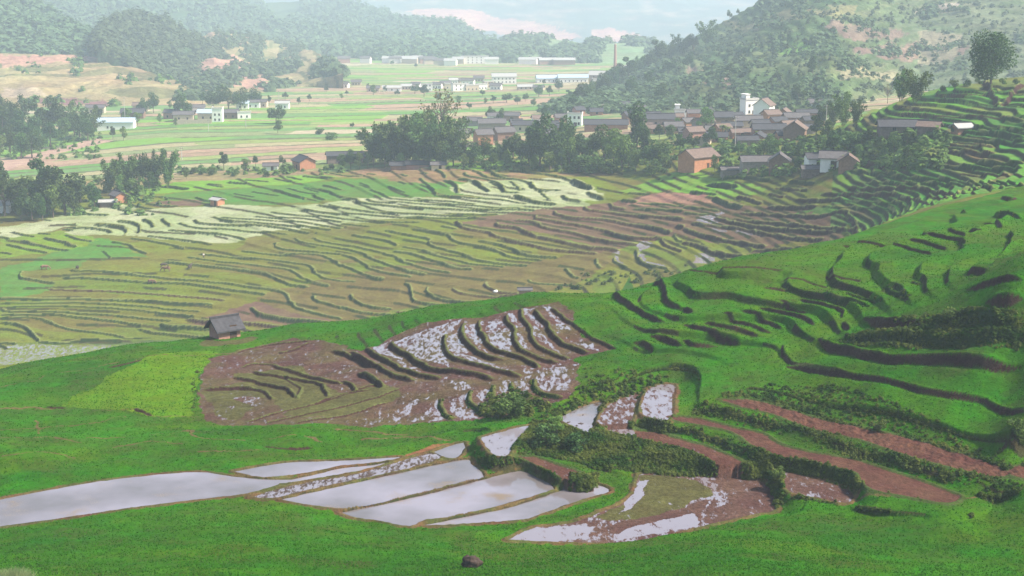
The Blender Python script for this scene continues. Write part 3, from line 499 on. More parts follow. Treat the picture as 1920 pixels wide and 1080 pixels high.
# ---------------------------------------------------------------- risers
VEG = []   # polylines that carry bank vegetation: points, height, kind
lip = {True: np.array((.17, .19, .055)), False: np.array((.085, .095, .03))}
for ox, oy, s, isfar, rowsd in LINES:
    for r in rowsd.replace('\n', '|').split('|'):
        tk = r.split(); t = float(tk[0])/s; kind = tk[1]; v = np.array([float(q) for q in tk[2:]]).reshape(-1, 2)/s+(ox, oy)
        P = pick(v[:, 0], v[:, 1], isfar, ymax=None if isfar else (lambda a: crest_y(a)-2 if a < .2 else 420.))
        if not isfar and v[:, 1].mean() < 560 and False: pass
        dist = P[:, 1].mean(); h = t*dist/F*(1.25 if isfar else 1.02)
        h = min(h, 3.2)
        if not isfar and v[:, 0].mean() < 1150 and v[:, 1].mean() > 560: h *= .8
        Pw = smooth_line(P[:, :2], 4)
        if len(Pw) > 1:
            sl = float(np.clip(slope_at(P[:, 0], P[:, 1]).mean(), .16, .75))
        Wd = max(h*.9, h/(2*sl)); rw = (.16*h+.12) if isfar else (.12*h+.09); rw = max(rw, 0 if dist < 235 else .55*(.36+.5*(dist-330)/290))
        win = window(Pw[:, 0].min()-Wd, Pw[:, 0].max()+Wd, Pw[:, 1].min()-Wd, Pw[:, 1].max()+Wd)
        if win is None: continue
        d, sd, arc, Ltot = seg_dist(GX[win]+fbm(GX[win]*.5, GY[win]*.5, 2, 70)*(.25 if not isfar else .5), GY[win], Pw)
        L0 = min((1.3 if isfar else 2.6)*h, Ltot*.33)+.01
        tap = np.clip(np.minimum(arc, Ltot-arc)/L0, 0, 1)**.6
        prof = np.clip(1-d/Wd, 0, 1)*np.clip(d/rw, 0, 1)
        DZ[win] += sd*prof*tap*h*.5
        bumpr = np.clip(1-np.abs(d-rw-.18)/.22, 0, 1)*(sd > 0)*.12; DZ[win] += bumpr*tap
        band_ = (d < rw*1.1*(tap if not isfar else 1)*(.75+.5*vnoise(GX[win]*.9, GY[win]*.9, 71)))*(tap > .15) & ~inside[win]
        if isfar: band_ &= ~NEAR[win]
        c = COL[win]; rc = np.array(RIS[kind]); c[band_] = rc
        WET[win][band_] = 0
        lp = (d >= rw*1.15) & (d < rw*1.15+(.55 if isfar else .38)) & (sd > 0) & (tap > .3) & ~inside[win]
        if kind == 'v': lp &= False
        isg = (c[..., 1] > 1.9*c[..., 0])
        lcol = lip[isfar]; c[lp & ~isg] = lcol; WET[win][lp] = 0
        if kind == 'v' or (kind == 'g' and not isfar): VEG.append((Pw, h, kind))
nz = fbm(GX*.35, GY*.35, 4, 90)*.16*(GY < 330)+fbm(GX*2.2, GY*2.2, 3, 91)*.05*(GY < 240)
nz += fbm(GX*.09, GY*.09, 3, 92)*.45*NEAR
H = GZ+DZ+nz*(GY > 60)+np.where(far & (GY > 330), fbm(GX*.12, GY*.12, 3, 93)*.25, 0)
H = H*(1-LW)+LT*LW+bund*.16*(LW > .3)*(1+.5*fbm(GX*1.7, GY*1.7, 2, 94))
H = np.where(inside, LV+np.where(WET > 0, fbm(GX*2.6, GY*2.6, 3, 95)*.05, fbm(GX*2.2, GY*1.4, 4, 96)*.22*(LV > -51.3)+fbm(GX*.5, GY*.5, 2, 97)*.12*(LV > -51.3)), H)
# the walled face where neighbouring levels meet is bare soil: steep, not in the green
gy_ = np.abs(np.gradient(H, axis=0)/np.gradient(GY, axis=0)); steep = (gy_ > .75) & (GY < 240) & ~inside & (LW > .3)
sn = vnoise(GX*.8, GY*.8, 66)[..., None]; COL[steep] = (np.array((.055, .033, .02))*sn+np.array((.03, .05, .012))*(1-sn))[steep]
def terrain(a, Y):
    a = np.asarray(a, float); Y = np.asarray(Y, float)
    i = np.clip((a-COLA[0])/(COLA[1]-COLA[0]), 0, NC-1.001); i0 = i.astype(int); fi = i-i0
    j0 = np.clip(np.searchsorted(ROWY, Y)-1, 0, NR-2); fj = np.clip((Y-ROWY[j0])/(ROWY[j0+1]-ROWY[j0]), 0, 1)
    return (H[j0, i0]*(1-fi)+H[j0, i0+1]*fi)*(1-fj)+(H[j0+1, i0]*(1-fi)+H[j0+1, i0+1]*fi)*fj
def put(px, py, far=True):
    p = pick(px, py, far, terrain); return p
V = np.stack([GX, GY, H], -1).reshape(-1, 3)
cut = np.searchsorted(ROWY, 0)
green = (COL[..., 1] > 1.7*COL[..., 0])
mask = np.stack([WET, green*1.0, np.zeros_like(WET)], -1).reshape(-1, 3)
me = mesh_np('ground', V, grid_faces(NR, NC), MAT_GROUND, True, {'Col': COL.reshape(-1, 3), 'Mask': mask})
link('ground', me, kind='structure')
for name, lev, kind, wet, isw, R in LEVELW:
    if not isw: continue
    import bmesh
    bm = bmesh.new(); vs = [bm.verts.new((x, y, lev)) for x, y in R]
    f = bm.faces.new(vs); f.normal_update()
    if f.normal.z < 0: f.normal_flip()
    bmesh.ops.triangulate(bm, faces=bm.faces[:])
    me = bpy.data.meshes.new('water'); bm.to_mesh(me); bm.free(); me.materials.append(MAT_WATER)
    link('water', me, kind='structure')
# ---------------------------------------------------------------- hills: each a sheet from its foot to its crest and down behind
def interp(pairs, x):
    p = np.array(pairs, float); return np.interp(x, p[:, 0], p[:, 1])
HILLS = {}
HP = {  # name: x0, x1, foot (x, y), crest (x, y), foot distance, crest distance, roughness m, bulge
'lower_slope': (-260, 405, [(-260,203),(0,202),(200,200),(370,194),(405,194)], [(-260,92),(0,100),(100,102),(200,106),(260,128),(330,152),(370,176),(405,192)], 1040, 1350, 3),
'forest_hill': (-260, 225, [(-260,120),(0,112),(225,125)], [(-260,-170),(-100,-90),(0,-38),(50,2),(95,30),(140,60),(185,86),(225,112)], 1345, 1750, 16),
'cone_hill': (182, 440, [(182,88),(215,108),(270,135),(300,156),(350,168),(380,185),(440,192)], [(182,66),(210,45),(250,27),(290,27),(330,48),(370,64),(400,84),(420,105),(440,130)], 1300, 1640, 12),
'middle_slope': (330, 642, [(330,195),(450,186),(540,168),(600,150),(642,138)], [(330,105),(400,58),(450,64),(500,75),(560,84),(600,104),(625,124),(642,138)], 1180, 1950, 8),
'forest_ridge': (-260, 990, [(-260,70),(200,80),(400,90),(500,95),(600,105),(650,112),(750,114),(850,116),(950,118),(990,118)], [(-260,-190),(100,-110),(250,-60),(330,-30),(400,-14),(500,0),(600,-6),(650,-2),(700,14),(760,28),(820,38),(850,40),(880,52),(920,66),(950,86),(990,112)], 2000, 3100, 32),
'low_spur': (930, 1300, [(930,118),(1300,120)], [(930,90),(960,66),(1000,72),(1060,78),(1100,86),(1180,80),(1240,84),(1300,100)], 1980, 2700, 16),
'far_mountain': (300, 1640, [(300,108),(1640,110)], [(300,-120),(700,-110),(900,-90),(1100,-130),(1300,-60),(1400,-70),(1640,-150)], 3900, 5600, 60),
'right_hill': (1030, 2250, [(1030,212),(1200,214),(1400,212),(1600,215),(1800,215),(2250,215)], [(1030,205),(1080,184),(1120,164),(1160,137),(1200,116),(1240,94),(1290,77),(1330,56),(1370,34),(1400,12),(1440,-12),(1500,-50),(1600,-90),(1800,-120),(2250,-130)], 850, 1450, 9),
}
PATCH = [  # hill, colour, outline in photo pixels
('*',(.36,.21,.15),[(0,108),(100,104),(215,105),(225,112),(120,118),(0,130)]),
('*',(.37,.22,.16),[(355,118),(400,106),(440,100),(470,118),(460,128),(500,140),(560,160),(540,175),(480,166),(400,158),(380,145)]),
('*',(.33,.22,.15),[(375,55),(420,68),(465,78),(450,86),(400,72)]),
('*',(.32,.21,.15),[(165,42),(220,34),(225,40),(200,52),(170,52)]),
('*',(.20,.10,.10),[(45,186),(120,184),(200,190),(200,197),(60,194)]),
('*',(.38,.30,.20),[(0,160),(60,168),(90,182),(30,186),(0,184)]),
('far_mountain',(.42,.20,.13),[(760,20),(880,8),(960,20),(1040,40),(1090,60),(1060,70),(980,66),(920,56),(860,50),(800,36)]),
('far_mountain',(.42,.20,.13),[(1110,46),(1180,52),(1240,78),(1230,92),(1150,72),(1110,62)]),
('low_spur',(.30,.28,.16),[(950,70),(1010,76),(1000,95),(950,95)]),
('right_hill',(.17,.12,.09),[(1600,80),(1660,72),(1760,80),(1820,90),(1800,110),(1700,106),(1610,92)]),
('right_hill',(.30,.25,.2),[(1710,6),(1790,2),(1795,24),(1740,24)]),
('right_hill',(.18,.13,.1),[(1560,40),(1680,50),(1700,62),(1600,66),(1540,56)]),
('right_hill',(.2,.14,.1),[(1288,128),(1330,130),(1310,142),(1285,142)]),
('right_hill',(.22,.16,.11),[(1300,158),(1335,160),(1330,172),(1295,172)]),
('right_hill',(.24,.17,.13),[(1350,158),(1400,158),(1390,170),(1350,172)]),
('right_hill',(.16,.28,.06),[(1460,78),(1530,76),(1540,100),(1490,100),(1455,92)]),
('right_hill',(.2,.19,.09),[(1340,40),(1400,36),(1480,24),(1600,10),(1600,26),(1480,46),(1400,56)]),
('right_hill',(.22,.2,.12),[(1570,140),(1660,130),(1700,140),(1640,158),(1580,155)]),
('right_hill',(.2,.18,.12),[(1720,60),(1800,64),(1790,118),(1720,116)]),
]
for name, (x0, x1, foot, crest, yf, yc, rough) in HP.items():
    px = np.arange(x0, x1+1, 3.0); nt_ = 150; T = np.linspace(-.08, 1.22, nt_)
    PXX, TT = np.meshgrid(px, T)
    pf = interp(foot, PXX); pc = interp(crest, PXX); t = np.clip(TT, 0, 1)
    rough_k = rough*np.clip((pf-pc)/70, .15, 1)
    PY = pf+(pc-pf)*t**.92
    YF = np.array([float(pick(p, q, True)[0][1]) for p, q in zip(px[::8], interp(foot, px[::8]))])
    YF = np.where(np.abs(YF-yf) > (.3 if name != 'forest_ridge' else .12)*yf, yf, YF); YF = np.interp(px, px[::8], np.convolve(np.pad(YF, 3, 'edge'), np.ones(7)/7, 'valid'))[None]
    if name in ('forest_hill', 'cone_hill', 'far_mountain'): YF = YF*0+yf
    yc_x = np.maximum(YF*1.06, YF+(yc-yf)*np.clip((pf-pc)/90, .25, 1))
    Y = YF+(yc_x-YF)*np.maximum(TT, 0)
    a, b = ray(PXX, PY); Z = b*Y
    zc = Z[np.searchsorted(T, 1.0)-1][None]
    Z = np.where(TT > 1, zc-(TT-1)*(yc_x-YF)*1.1, Z); Z = np.where(TT < 0, Z-40*(-TT/.08), Z)
    a, _ = ray(PXX, np.full_like(PXX, 100.)); X = a*Y
    k = 1/(rough*7.)
    nzz = fbm(X*k, Y*k*.6, 5, 40+len(name))*rough_k*1.1*np.clip(t*4, 0, 1)*np.where(TT > .9, np.clip((1.12-TT)/.22, 0, 1)*.8+.2, 1)
    if 'slope' in name or name == 'right_hill':    # old terraces along the contours
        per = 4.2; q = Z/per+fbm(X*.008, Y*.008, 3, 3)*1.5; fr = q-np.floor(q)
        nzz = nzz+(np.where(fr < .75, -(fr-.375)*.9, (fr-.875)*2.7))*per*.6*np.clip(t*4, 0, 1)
    Z = Z+nzz
    cc = np.empty(Z.shape+(3,))
    n1 = fbm(X/60, Z/7, 4, 51)[..., None]; n2 = fbm(X/25, Z/3, 3, 57)[..., None]
    if name in ('lower_slope', 'middle_slope'):
        cc[:] = np.array((.27, .22, .11))+n1*np.array((.10, .02, .03))+n2*np.array((.06, .05, .03))
    elif name == 'right_hill':
        cc[:] = np.array((.075, .125, .045))+np.clip(n1, 0, 1)*np.array((.15, .09, .06))+n2*np.array((.04, .05, .02))
        rt = np.clip((PXX-1560)/180, 0, 1)[..., None]; cc = cc*(1-rt*.5)+rt*.5*np.array((.15, .15, .10))
    elif name == 'far_mountain': cc[:] = np.array((.055, .09, .055))+np.clip(n1, 0, 1)*np.array((.30, .15, .10))
    elif name == 'low_spur': cc[:] = np.array((.17, .25, .12))+n1*np.array((.06, .04, .03))
    else: cc[:] = np.array((.055, .10, .04))+n1*.02+n2*np.array((.03, .03, .01))
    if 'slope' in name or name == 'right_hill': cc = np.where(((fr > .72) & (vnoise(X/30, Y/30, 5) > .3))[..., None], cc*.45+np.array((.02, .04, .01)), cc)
    cc = np.clip(cc, .02, .6)
    for hn_, colr, P in PATCH:
        if hn_ == name or (hn_ == '*' and name in ('lower_slope', 'middle_slope', 'forest_hill', 'forest_ridge')):
            m = in_poly(PXX+fbm(PXX/9, PY/6, 3, 5)*9, PY+fbm(PXX/9, PY/6, 3, 8)*5, P); cc[m] = np.array(colr)*(1+n2[m]*.35)
    HILLS[name] = dict(px=px, T=T, X=X, Y=Y, Z=Z, PY=PY, PX=PXX, TT=TT)
    fc = grid_faces(nt_, len(px))
    me = mesh_np(name, np.stack([X, Y, Z], -1).reshape(-1, 3), fc, MAT_HILL, True, {'Col': cc.reshape(-1, 3), 'Mask': np.zeros((X.size, 3))})
    link('hillside' if 'slope' in name or name == 'right_hill' else ('mountain' if 'mount' in name else 'hill'), me, kind='structure')
# ---------------------------------------------------------------- foliage
def leaf_mat(name, c1, c2, var=.7):
    m, nt, b = new_mat(name); L = nt.links.new
    geo = N(nt, 'ShaderNodeNewGeometry'); oi = N(nt, 'ShaderNodeObjectInfo')
    n1 = N(nt, 'ShaderNodeTexNoise', Scale=.35, Detail=3); L(geo.outputs['Position'], n1.inputs['Vector'])
    r = N(nt, 'ShaderNodeMapRange'); L(n1.outputs[0], r.inputs[0]); r.inputs[1].default_value = .35; r.inputs[2].default_value = .65
    c = mixc(nt, r.outputs[0], c1, c2)
    wn = N(nt, 'ShaderNodeTexWhiteNoise', noise_dimensions='1D'); L(geo.outputs['Random Per Island'], wn.inputs['W'])
    hs = N(nt, 'ShaderNodeHueSaturation'); L(c, hs.inputs['Color'])
    v = mathn(nt, 'MULTIPLY_ADD', wn.outputs[0], var); nt.nodes[-1].inputs[2].default_value = 1-var/2
    v2 = mathn(nt, 'MULTIPLY_ADD', oi.outputs['Random'], .5); nt.nodes[-1].inputs[2].default_value = .75
    L(mathn(nt, 'MULTIPLY', v, v2), hs.inputs['Value'])
    h = mathn(nt, 'MULTIPLY_ADD', oi.outputs['Random'], .05); nt.nodes[-1].inputs[2].default_value = .475; L(h, hs.inputs['Hue'])
    L(hs.outputs[0], b.inputs['Base Color']); b.inputs['Roughness'].default_value = .6
    tr = N(nt, 'ShaderNodeBsdfTranslucent'); L(hs.outputs[0], tr.inputs[0])
    mx = N(nt, 'ShaderNodeMixShader'); mx.inputs[0].default_value = .25; L(b.outputs[0], mx.inputs[1]); L(tr.outputs[0], mx.inputs[2])
    L(mx.outputs[0], nt.nodes['Material Output'].inputs[0]); return m
ML = dict(wood=leaf_mat('far_woodland_leaves', (.075, .12, .055), (.11, .16, .075), .5), dark=leaf_mat('dark_leaves', (.045, .085, .03), (.075, .13, .035)), bamboo=leaf_mat('bamboo_leaves', (.065, .12, .03), (.12, .19, .045)),  # far woodland leaf tones paled so the colour carries part of the haze
 light=leaf_mat('light_leaves', (.10, .17, .04), (.17, .24, .06)), dry=leaf_mat('dry_leaves', (.13, .11, .05), (.17, .15, .06)), bank=leaf_mat('bank_leaves', (.022, .055, .006), (.10, .12, .022)),
 grassm=leaf_mat('grass_blades', (.026, .11, .001), (.040, .136, .001), .25), pale=leaf_mat('pale_blades', (.22, .30, .12), (.32, .36, .16)))  # grass blades share the near green darkened for cloud shade
def simple_mat(name, c, rough=.85, scale=1.5, var=.35, bump=.1, brick=None):
    m, nt, b = new_mat(name); L = nt.links.new; b.inputs['Roughness'].default_value = rough
    tc = N(nt, 'ShaderNodeTexCoord'); n1 = N(nt, 'ShaderNodeTexNoise', Scale=scale, Detail=6, Roughness=.65); L(tc.outputs['Object'], n1.inputs['Vector'])
    d = tuple(v*(1-var) for v in c); e = tuple(min(1, v*(1+var)) for v in c)
    r = N(nt, 'ShaderNodeMapRange'); L(n1.outputs[0], r.inputs[0]); r.inputs[1].default_value = .3; r.inputs[2].default_value = .7
    cc = mixc(nt, r.outputs[0], d, e)
    if brick:
        wv = N(nt, 'ShaderNodeTexWave', Scale=brick, Distortion=.6); wv.bands_direction = 'X'; L(tc.outputs['Object'], wv.inputs['Vector'])
        cc = mixc(nt, mathn(nt, 'MULTIPLY', wv.outputs[0], .45), cc, tuple(v*.35 for v in c))
    L(cc, b.inputs['Base Color'])
    bu = N(nt, 'ShaderNodeBump', Strength=.4, Distance=bump); L(n1.outputs[0], bu.inputs['Height']); L(bu.outputs[0], b.inputs['Normal']); return m
MB_BARK = simple_mat('bark', (.14, .11, .085)); MB_CULM = simple_mat('bamboo_culm', (.16, .20, .07))
def quads(Cn, s, seed, up=.3, asp=1.0):
    """leaf-sized quads with centres Cn"""
    r = np.random.RandomState(seed); n_ = len(Cn); s = np.broadcast_to(s, (n_,))
    nrm = r.normal(size=(n_, 3)); nrm[:, 2] = np.abs(nrm[:, 2])+up; nrm /= np.linalg.norm(nrm, axis=1)[:, None]
    t = np.cross(nrm, r.normal(size=(n_, 3))); t /= np.linalg.norm(t, axis=1)[:, None]; u = np.cross(nrm, t)
    k = (s*(.6+.8*r.rand(n_)))[:, None]*.5
    P = np.stack([Cn-t*k*asp, Cn-u*k*.8, Cn+t*k*asp, Cn+u*k*.8], 1)+r.normal(size=(n_, 4, 3))*k[:, None]*.18
    return P.reshape(-1, 3), np.arange(n_*4).reshape(-1, 4)
def tubes(paths, sides=6):
    V, Q = [], []
    for P, R in paths:
        P = np.asarray(P, float); b0 = sum(len(v) for v in V)
        for i, p in enumerate(P):
            d = P[min(i+1, len(P)-1)]-P[max(i-1, 0)]; d /= np.linalg.norm(d)+1e-9
            a = np.cross(d, (0.3, 1, 0.1)); a /= np.linalg.norm(a); b = np.cross(d, a)
            an = np.arange(sides)*2*math.pi/sides
            V.append(p+R[i]*(np.cos(an)[:, None]*a+np.sin(an)[:, None]*b))
        for i in range(len(P)-1):
            for j in range(sides):
                k = b0+i*sides+j; l = b0+i*sides+(j+1) % sides; Q.append((k, l, l+sides, k+sides))
    return np.concatenate(V), np.array(Q)
def make_broad(name, mat, h, w, seed, nl=11, n_=2300, s=.62, low=.22, flat=.8):
    r = np.random.RandomState(seed); cen = []; rad = []
    for i in range(nl):
        a = r.rand()*6.28; q = math.sqrt(r.rand())*w*.34; z = h*(low+.16+(.80-low)*r.rand())
        q *= math.sqrt(max(.1, 1-((z/h-.55)/.5)**2)); cen.append((q*math.cos(a), q*math.sin(a), z)); rad.append(w*(.13+.12*r.rand()))
    cen = np.array(cen); rad = np.array(rad); idx = r.choice(nl, n_, p=rad**2/(rad**2).sum())
    d = r.normal(size=(n_, 3)); d /= np.linalg.norm(d, axis=1)[:, None]
    ca = cen[idx]+d*(rad[idx]*(.45+.6*r.rand(n_)**.5))[:, None]*np.array((1, 1, flat)); ca[:, 2] = np.maximum(ca[:, 2], h*.1)
    V, Q = quads(ca, s, seed); crown = mesh_np('crown', V, Q, mat)
    paths = [([(0, 0, -.6), (0.05*w*r.randn()*.3, 0, h*.25), (0, .0, h*.6)], (h*.026, h*.02, h*.008))]
    for i in range(5):
        c = cen[r.randint(nl)]; paths.append(([(0, 0, h*(.2+.06*i)), tuple(c*.5+np.array((0, 0, h*.12))), tuple(c)], (h*.012, h*.008, h*.003)))
    V, Q = tubes(paths); return crown, mesh_np('trunk', V, Q, MB_BARK, True)
def make_bamboo(name, mat, h, w, seed, nc=11, per=230, s=.5):
    r = np.random.RandomState(seed); paths = []; cs = []
    for i in range(nc):
        a = r.rand()*6.28; hh = h*(.5+.5*r.rand()) if i > 2 else h*(.95+.05*r.rand()); lean = w*(.30+.42*r.rand()) if i > 0 else w*.15
        b0 = np.array((math.cos(a)*w*.12*r.rand(), math.sin(a)*w*.12*r.rand(), -.5)); t = np.linspace(0, 1, 9)
        P = b0+np.stack([np.cos(a)*lean*t**2.1, np.sin(a)*lean*t**2.1, hh*(t-.10*t**5)+.5*t], 1); paths.append((P, .07*(1-t*.8)+.01))
        tt = .22+.78*r.rand(per)**.8; k = (tt*8).astype(int).clip(0, 7); f = (tt*8-k)[:, None]; q = P[k]*(1-f)+P[k+1]*f
        q = q+r.normal(size=(per, 3))*(w*.072*(np.sin(np.clip(tt, 0, 1)*2.8)+.10))[:, None]*np.array((1, 1, .9)); cs.append(q)
    V, Q = quads(np.concatenate(cs), s, seed, .1, 1.5); crown = mesh_np('crown', V, Q, mat)
    V, Q = tubes(paths, 5); return crown, mesh_np('culms', V, Q, MB_CULM, True)
def make_sparse(name, mat, h, w, seed):
    r = np.random.RandomState(seed); paths = [([(0, 0, -.5), (0, 0, h*.45), (w*.03, 0, h*.7)], (h*.025, h*.018, h*.01))]; cs = []
    for i in range(26):
        a = r.rand()*6.28; z0 = h*(.35+.35*r.rand()); e = np.array((math.cos(a)*w*.5*(.5+.5*r.rand()), math.sin(a)*w*.5*r.rand(), min(h, z0+h*(.15+.32*r.rand()))))
        m_ = np.array((e[0]*.45, e[1]*.45, z0+(e[2]-z0)*.35)); paths.append(([(0, 0, z0), m_, e], (h*.01, h*.007, h*.003)))
        cs.append(e+r.normal(size=(16, 3))*w*.055); cs.append(m_+(e-m_)*.5+r.normal(size=(5, 3))*w*.05)
    V, Q = quads(np.concatenate(cs), .55, seed); crown = mesh_np('crown', V, Q, mat); V, Q = tubes(paths, 5); return crown, mesh_np('trunk', V, Q, MB_BARK, True)
def make_banana(name, mat, h, w, seed):
    r = np.random.RandomState(seed); V, Q = [], []; paths = []; nb = 0
    for p in range(4):
        bx, by = r.normal(size=2)*w*.22; hh = h*(.45+.15*r.rand()); paths.append(([(bx, by, -.3), (bx, by, hh)], (.16, .1)))
        for i in range(8):
            a = i*.785+r.rand()*.5; Lf = h*(.42+.12*r.rand()); t = np.linspace(0, 1, 6); up = .75+.35*r.rand()
            x = bx+np.cos(a)*Lf*.75*t; y = by+np.sin(a)*Lf*.75*t; z = hh+Lf*(up*t-.95*t*t); wd = .34*np.sin(np.clip(t*3+.15, 0, 3.1))+.03
            Lp = np.stack([x-np.sin(a)*wd, y+np.cos(a)*wd, z], 1); Rp = np.stack([x+np.sin(a)*wd, y-np.cos(a)*wd, z], 1)
            for k in range(6): V += [Lp[k], Rp[k]]
            for k in range(5): q = nb+2*k; Q.append((q, q+1, q+3, q+2))
            nb += 12
    crown = mesh_np('leaves', np.array(V), np.array(Q), mat); V, Q = tubes(paths, 6); return crown, mesh_np('stem', V, Q, MB_CULM, True)
KH = {}; KINDS = {}
def reg(kind, desc, h, ms, names=('crown', 'trunk')): KINDS[kind] = (desc, h, ms, names)
reg('broad', 'dark leafy tree', 12, [make_broad('b', ML['dark'], 12, 10, 1), make_broad('b', ML['dark'], 12, 9, 2, 13), make_broad('b', ML['dark'], 12, 12, 3, 14, 2700)])
reg('light', 'pale green bushy tree', 10, [make_broad('l', ML['light'], 10, 9, 4, 9, 1700, .6), make_broad('l', ML['bamboo'], 10, 9, 5, 12, 1900)])
reg('bamboo', 'feathery bamboo clump', 14, [make_bamboo('m', ML['bamboo'], 14, 11, 6), make_bamboo('m', ML['bamboo'], 14, 9, 7, 12), make_bamboo('m', ML['dark'], 14, 11, 8, 17)], ('crown', 'culm'))
reg('sparse', 'airy thin-crowned tree', 14, [make_sparse('s', ML['dry'], 14, 10, 9)])
reg('column', 'tall dense dark tree', 14, [make_broad('c', ML['dark'], 14, 7.5, 10, 14, 2600, .6, .12, 1.2)])
reg('bush', 'low rounded bush', 4, [make_broad('u', ML['dark'], 4, 6, 11, 8, 800, .5, .0), make_broad('u', ML['bamboo'], 4, 6.5, 12, 8, 800, .5, .0)])
reg('banana', 'broad-leaved banana clump', 4.5, [make_banana('n', ML['light'], 4.5, 5, 13)], ('leaves', 'stem'))
reg('big', 'big round-crowned tree', 15, [make_broad('g', ML['dark'], 15, 17, 14, 24, 7500, .6, .0, .9)])
ORD = 'first second third fourth fifth sixth seventh eighth ninth tenth eleventh twelfth thirteenth fourteenth fifteenth sixteenth seventeenth eighteenth nineteenth twentieth'.split()
def ordn(i):
    if i < 20: return ORD[i]
    t = ['twenty', 'thirty', 'forty', 'fifty', 'sixty'][(i+1)//10-2]; u = (i+1) % 10
    return t+'-'+ORD[u-1] if u else t[:-1]+'ieth'
NAMEK = dict(broad='leafy_tree', light='leafy_tree', bamboo='bamboo', sparse='thin_tree', column='tall_tree', bush='bush', banana='banana_plant', big='big_tree')
CATK = dict(bamboo='bamboo', bush='bush', banana='banana plant')
def tree(px, pb, ptop, kind, label, group=None, far=True, wide=1.0, at=None):
    desc, h0, ms, names = KINDS[kind]
    P = at if at is not None else put(px, pb, far)[0]
    _, bt = ray(px, ptop); h = max(1.0, float(bt)*P[1]-P[2]); s = h/h0
    cr, tr = ms[random.randrange(len(ms))]
    e = bpy.data.objects.new(NAMEK[kind], None); C.objects.link(e); e.location = P; e.rotation_euler = (0, 0, random.random()*6.28)
    e.scale = (s*wide*random.uniform(.9, 1.1), s*wide*random.uniform(.9, 1.1), s)
    e['label'] = label; e['category'] = CATK.get(kind, 'tree')
    if group: e['group'] = group
    link(names[0], cr, e); link(names[1], tr, e); return e
def grove(where, group, items, far=True):
    items = sorted(items, key=lambda q: q[0])
    cnt = {}
    for it in items:
        px, pb, pt, kind = it[:4]; i = cnt.get(kind, 0); cnt[kind] = i+1
        tot = sum(1 for q in items if q[3] == kind)
        pos = f', {ordn(i)} from the left' if tot > 1 else ''
        tree(px, pb, pt, kind, f'{KINDS[kind][0]}{pos} {where}', group, far, it[4] if len(it) > 4 else 1.0)
B, M, L_, S_, K_, U, G_ = 'broad', 'bamboo', 'light', 'sparse', 'column', 'bush', 'banana'
grove('in the thicket at the left edge', 'trees at the left edge of the terraces', [
 (8,405,312,B),(60,412,345,B),(88,400,296,B),(122,402,298,B),(60,398,330,U),(150,380,322,B,.8),(203,362,290,M),(236,360,280,M,.85),(262,355,300,B),(291,352,276,M,.8),(316,350,272,M,.8),(178,392,345,B),(172,378,345,L_,.7),(30,385,330,B),(100,408,352,L_),(0,350,300,B),(140,402,362,L_,.8),(40,414,368,B,.9),(80,414,372,K_),(255,366,334,U),(225,366,330,L_,.7),(280,358,325,B,.8)])
grove('on the far bank of the river', 'trees lining the river', [
 (5,275,205,B),(33,255,172,M),(52,272,198,B),(75,262,192,B),(100,258,188,B),(128,246,182,M),(150,258,194,B),(172,252,200,M),(20,292,240,B),(60,296,238,B),(95,276,228,B),(184,236,196,B,.8),(120,268,224,L_,.9),(0,300,255,L_),(40,298,252,L_,.9),(140,262,220,B),(75,285,245,B),(212,262,236,B,.7),(232,264,240,L_,.7),(165,264,226,B,.9)])
grove('among the hamlet roofs on the valley floor', 'trees around the far hamlet', [
 (270,214,180,B),(288,212,176,B,.8),(345,222,180,B),(400,206,166,B),(428,208,164,B,1.2),(452,206,168,B),(478,200,168,B),(505,196,178,B,.7),(518,232,192,B,1.2),(521,250,226,L_,.8),(240,230,205,L_),(318,205,190,L_,.8),(258,235,212,L_),(420,186,174,B,.6),(300,232,214,L_,.7),(330,238,222,L_,.8),(380,196,172,B,.9)])
tree(420,318,284,'broad','round dark tree standing alone in the fields left of the brick barn',None,wide=.95)
grove('in the hedge left of the brick barn', 'bushes along the field path', [
 (461,322,299,L_),(479,312,291,B,.8),(530,312,293,B,.8),(345,326,312,U),(362,326,313,U),(380,327,314,U),(396,328,314,U),(350,336,318,L_,.7),(440,330,318,U),(498,332,320,U),(620,318,306,U),(545,322,310,U,.6)])
grove('in the grove beside the yellow wall', 'big bamboo grove left of the village', [
 (700,306,228,M),(714,308,219,M,.9),(728,310,236,M),(744,310,214,M,.9),(760,308,214,M),(776,306,203,M,.9),(792,306,199,M,.9),(808,308,204,M),(820,306,212,M),(846,304,203,M,.8),(835,310,238,M),(700,312,262,B,.8),(722,313,268,B),(762,313,270,B),(800,312,262,B),(826,313,266,L_,.9),(850,312,258,B),(868,312,262,B),(642,318,290,L_,.8),(658,318,280,B,.9),(674,318,288,L_,.7),(690,317,284,B,.9),(780,316,290,L_,.8),(750,316,288,L_,.8)])
tree(829,296,177,'sparse','tall airy brownish tree rising above the big bamboo grove',None,wide=.8)
grove('in the belt below the village', 'trees in the belt below the village', [
 (888,312,270,B),(902,308,262,B),(925,306,264,B),(942,300,258,M,.8),(962,300,250,B),(980,306,238,B),(992,312,248,B),(1012,316,213,B,.9),(1032,318,238,B),(1052,312,248,B),(1071,306,226,B,.8),(1092,306,244,B,.9),(1112,302,250,B,.9),(1132,308,242,B),(1150,312,246,L_,.9),(1166,320,258,L_,.8),(1178,316,252,B),(1194,290,194,K_),(1208,304,234,K_,.8),(1225,318,256,B),(1242,315,268,L_),(1085,322,290,U,1.4),(1052,322,280,B,.8),(1110,324,294,U,1.2),(1218,326,298,U,1.3),(1250,324,292,B,.8),(1030,322,284,L_),(1192,322,282,L_,.8),(1000,322,292,B,.7),(925,312,288,L_,.8),(1140,326,300,U,1.1),(1068,312,262,L_,.7),(950,314,284,L_,.8),(870,316,290,L_,.8),(905,316,292,U,1.2)])
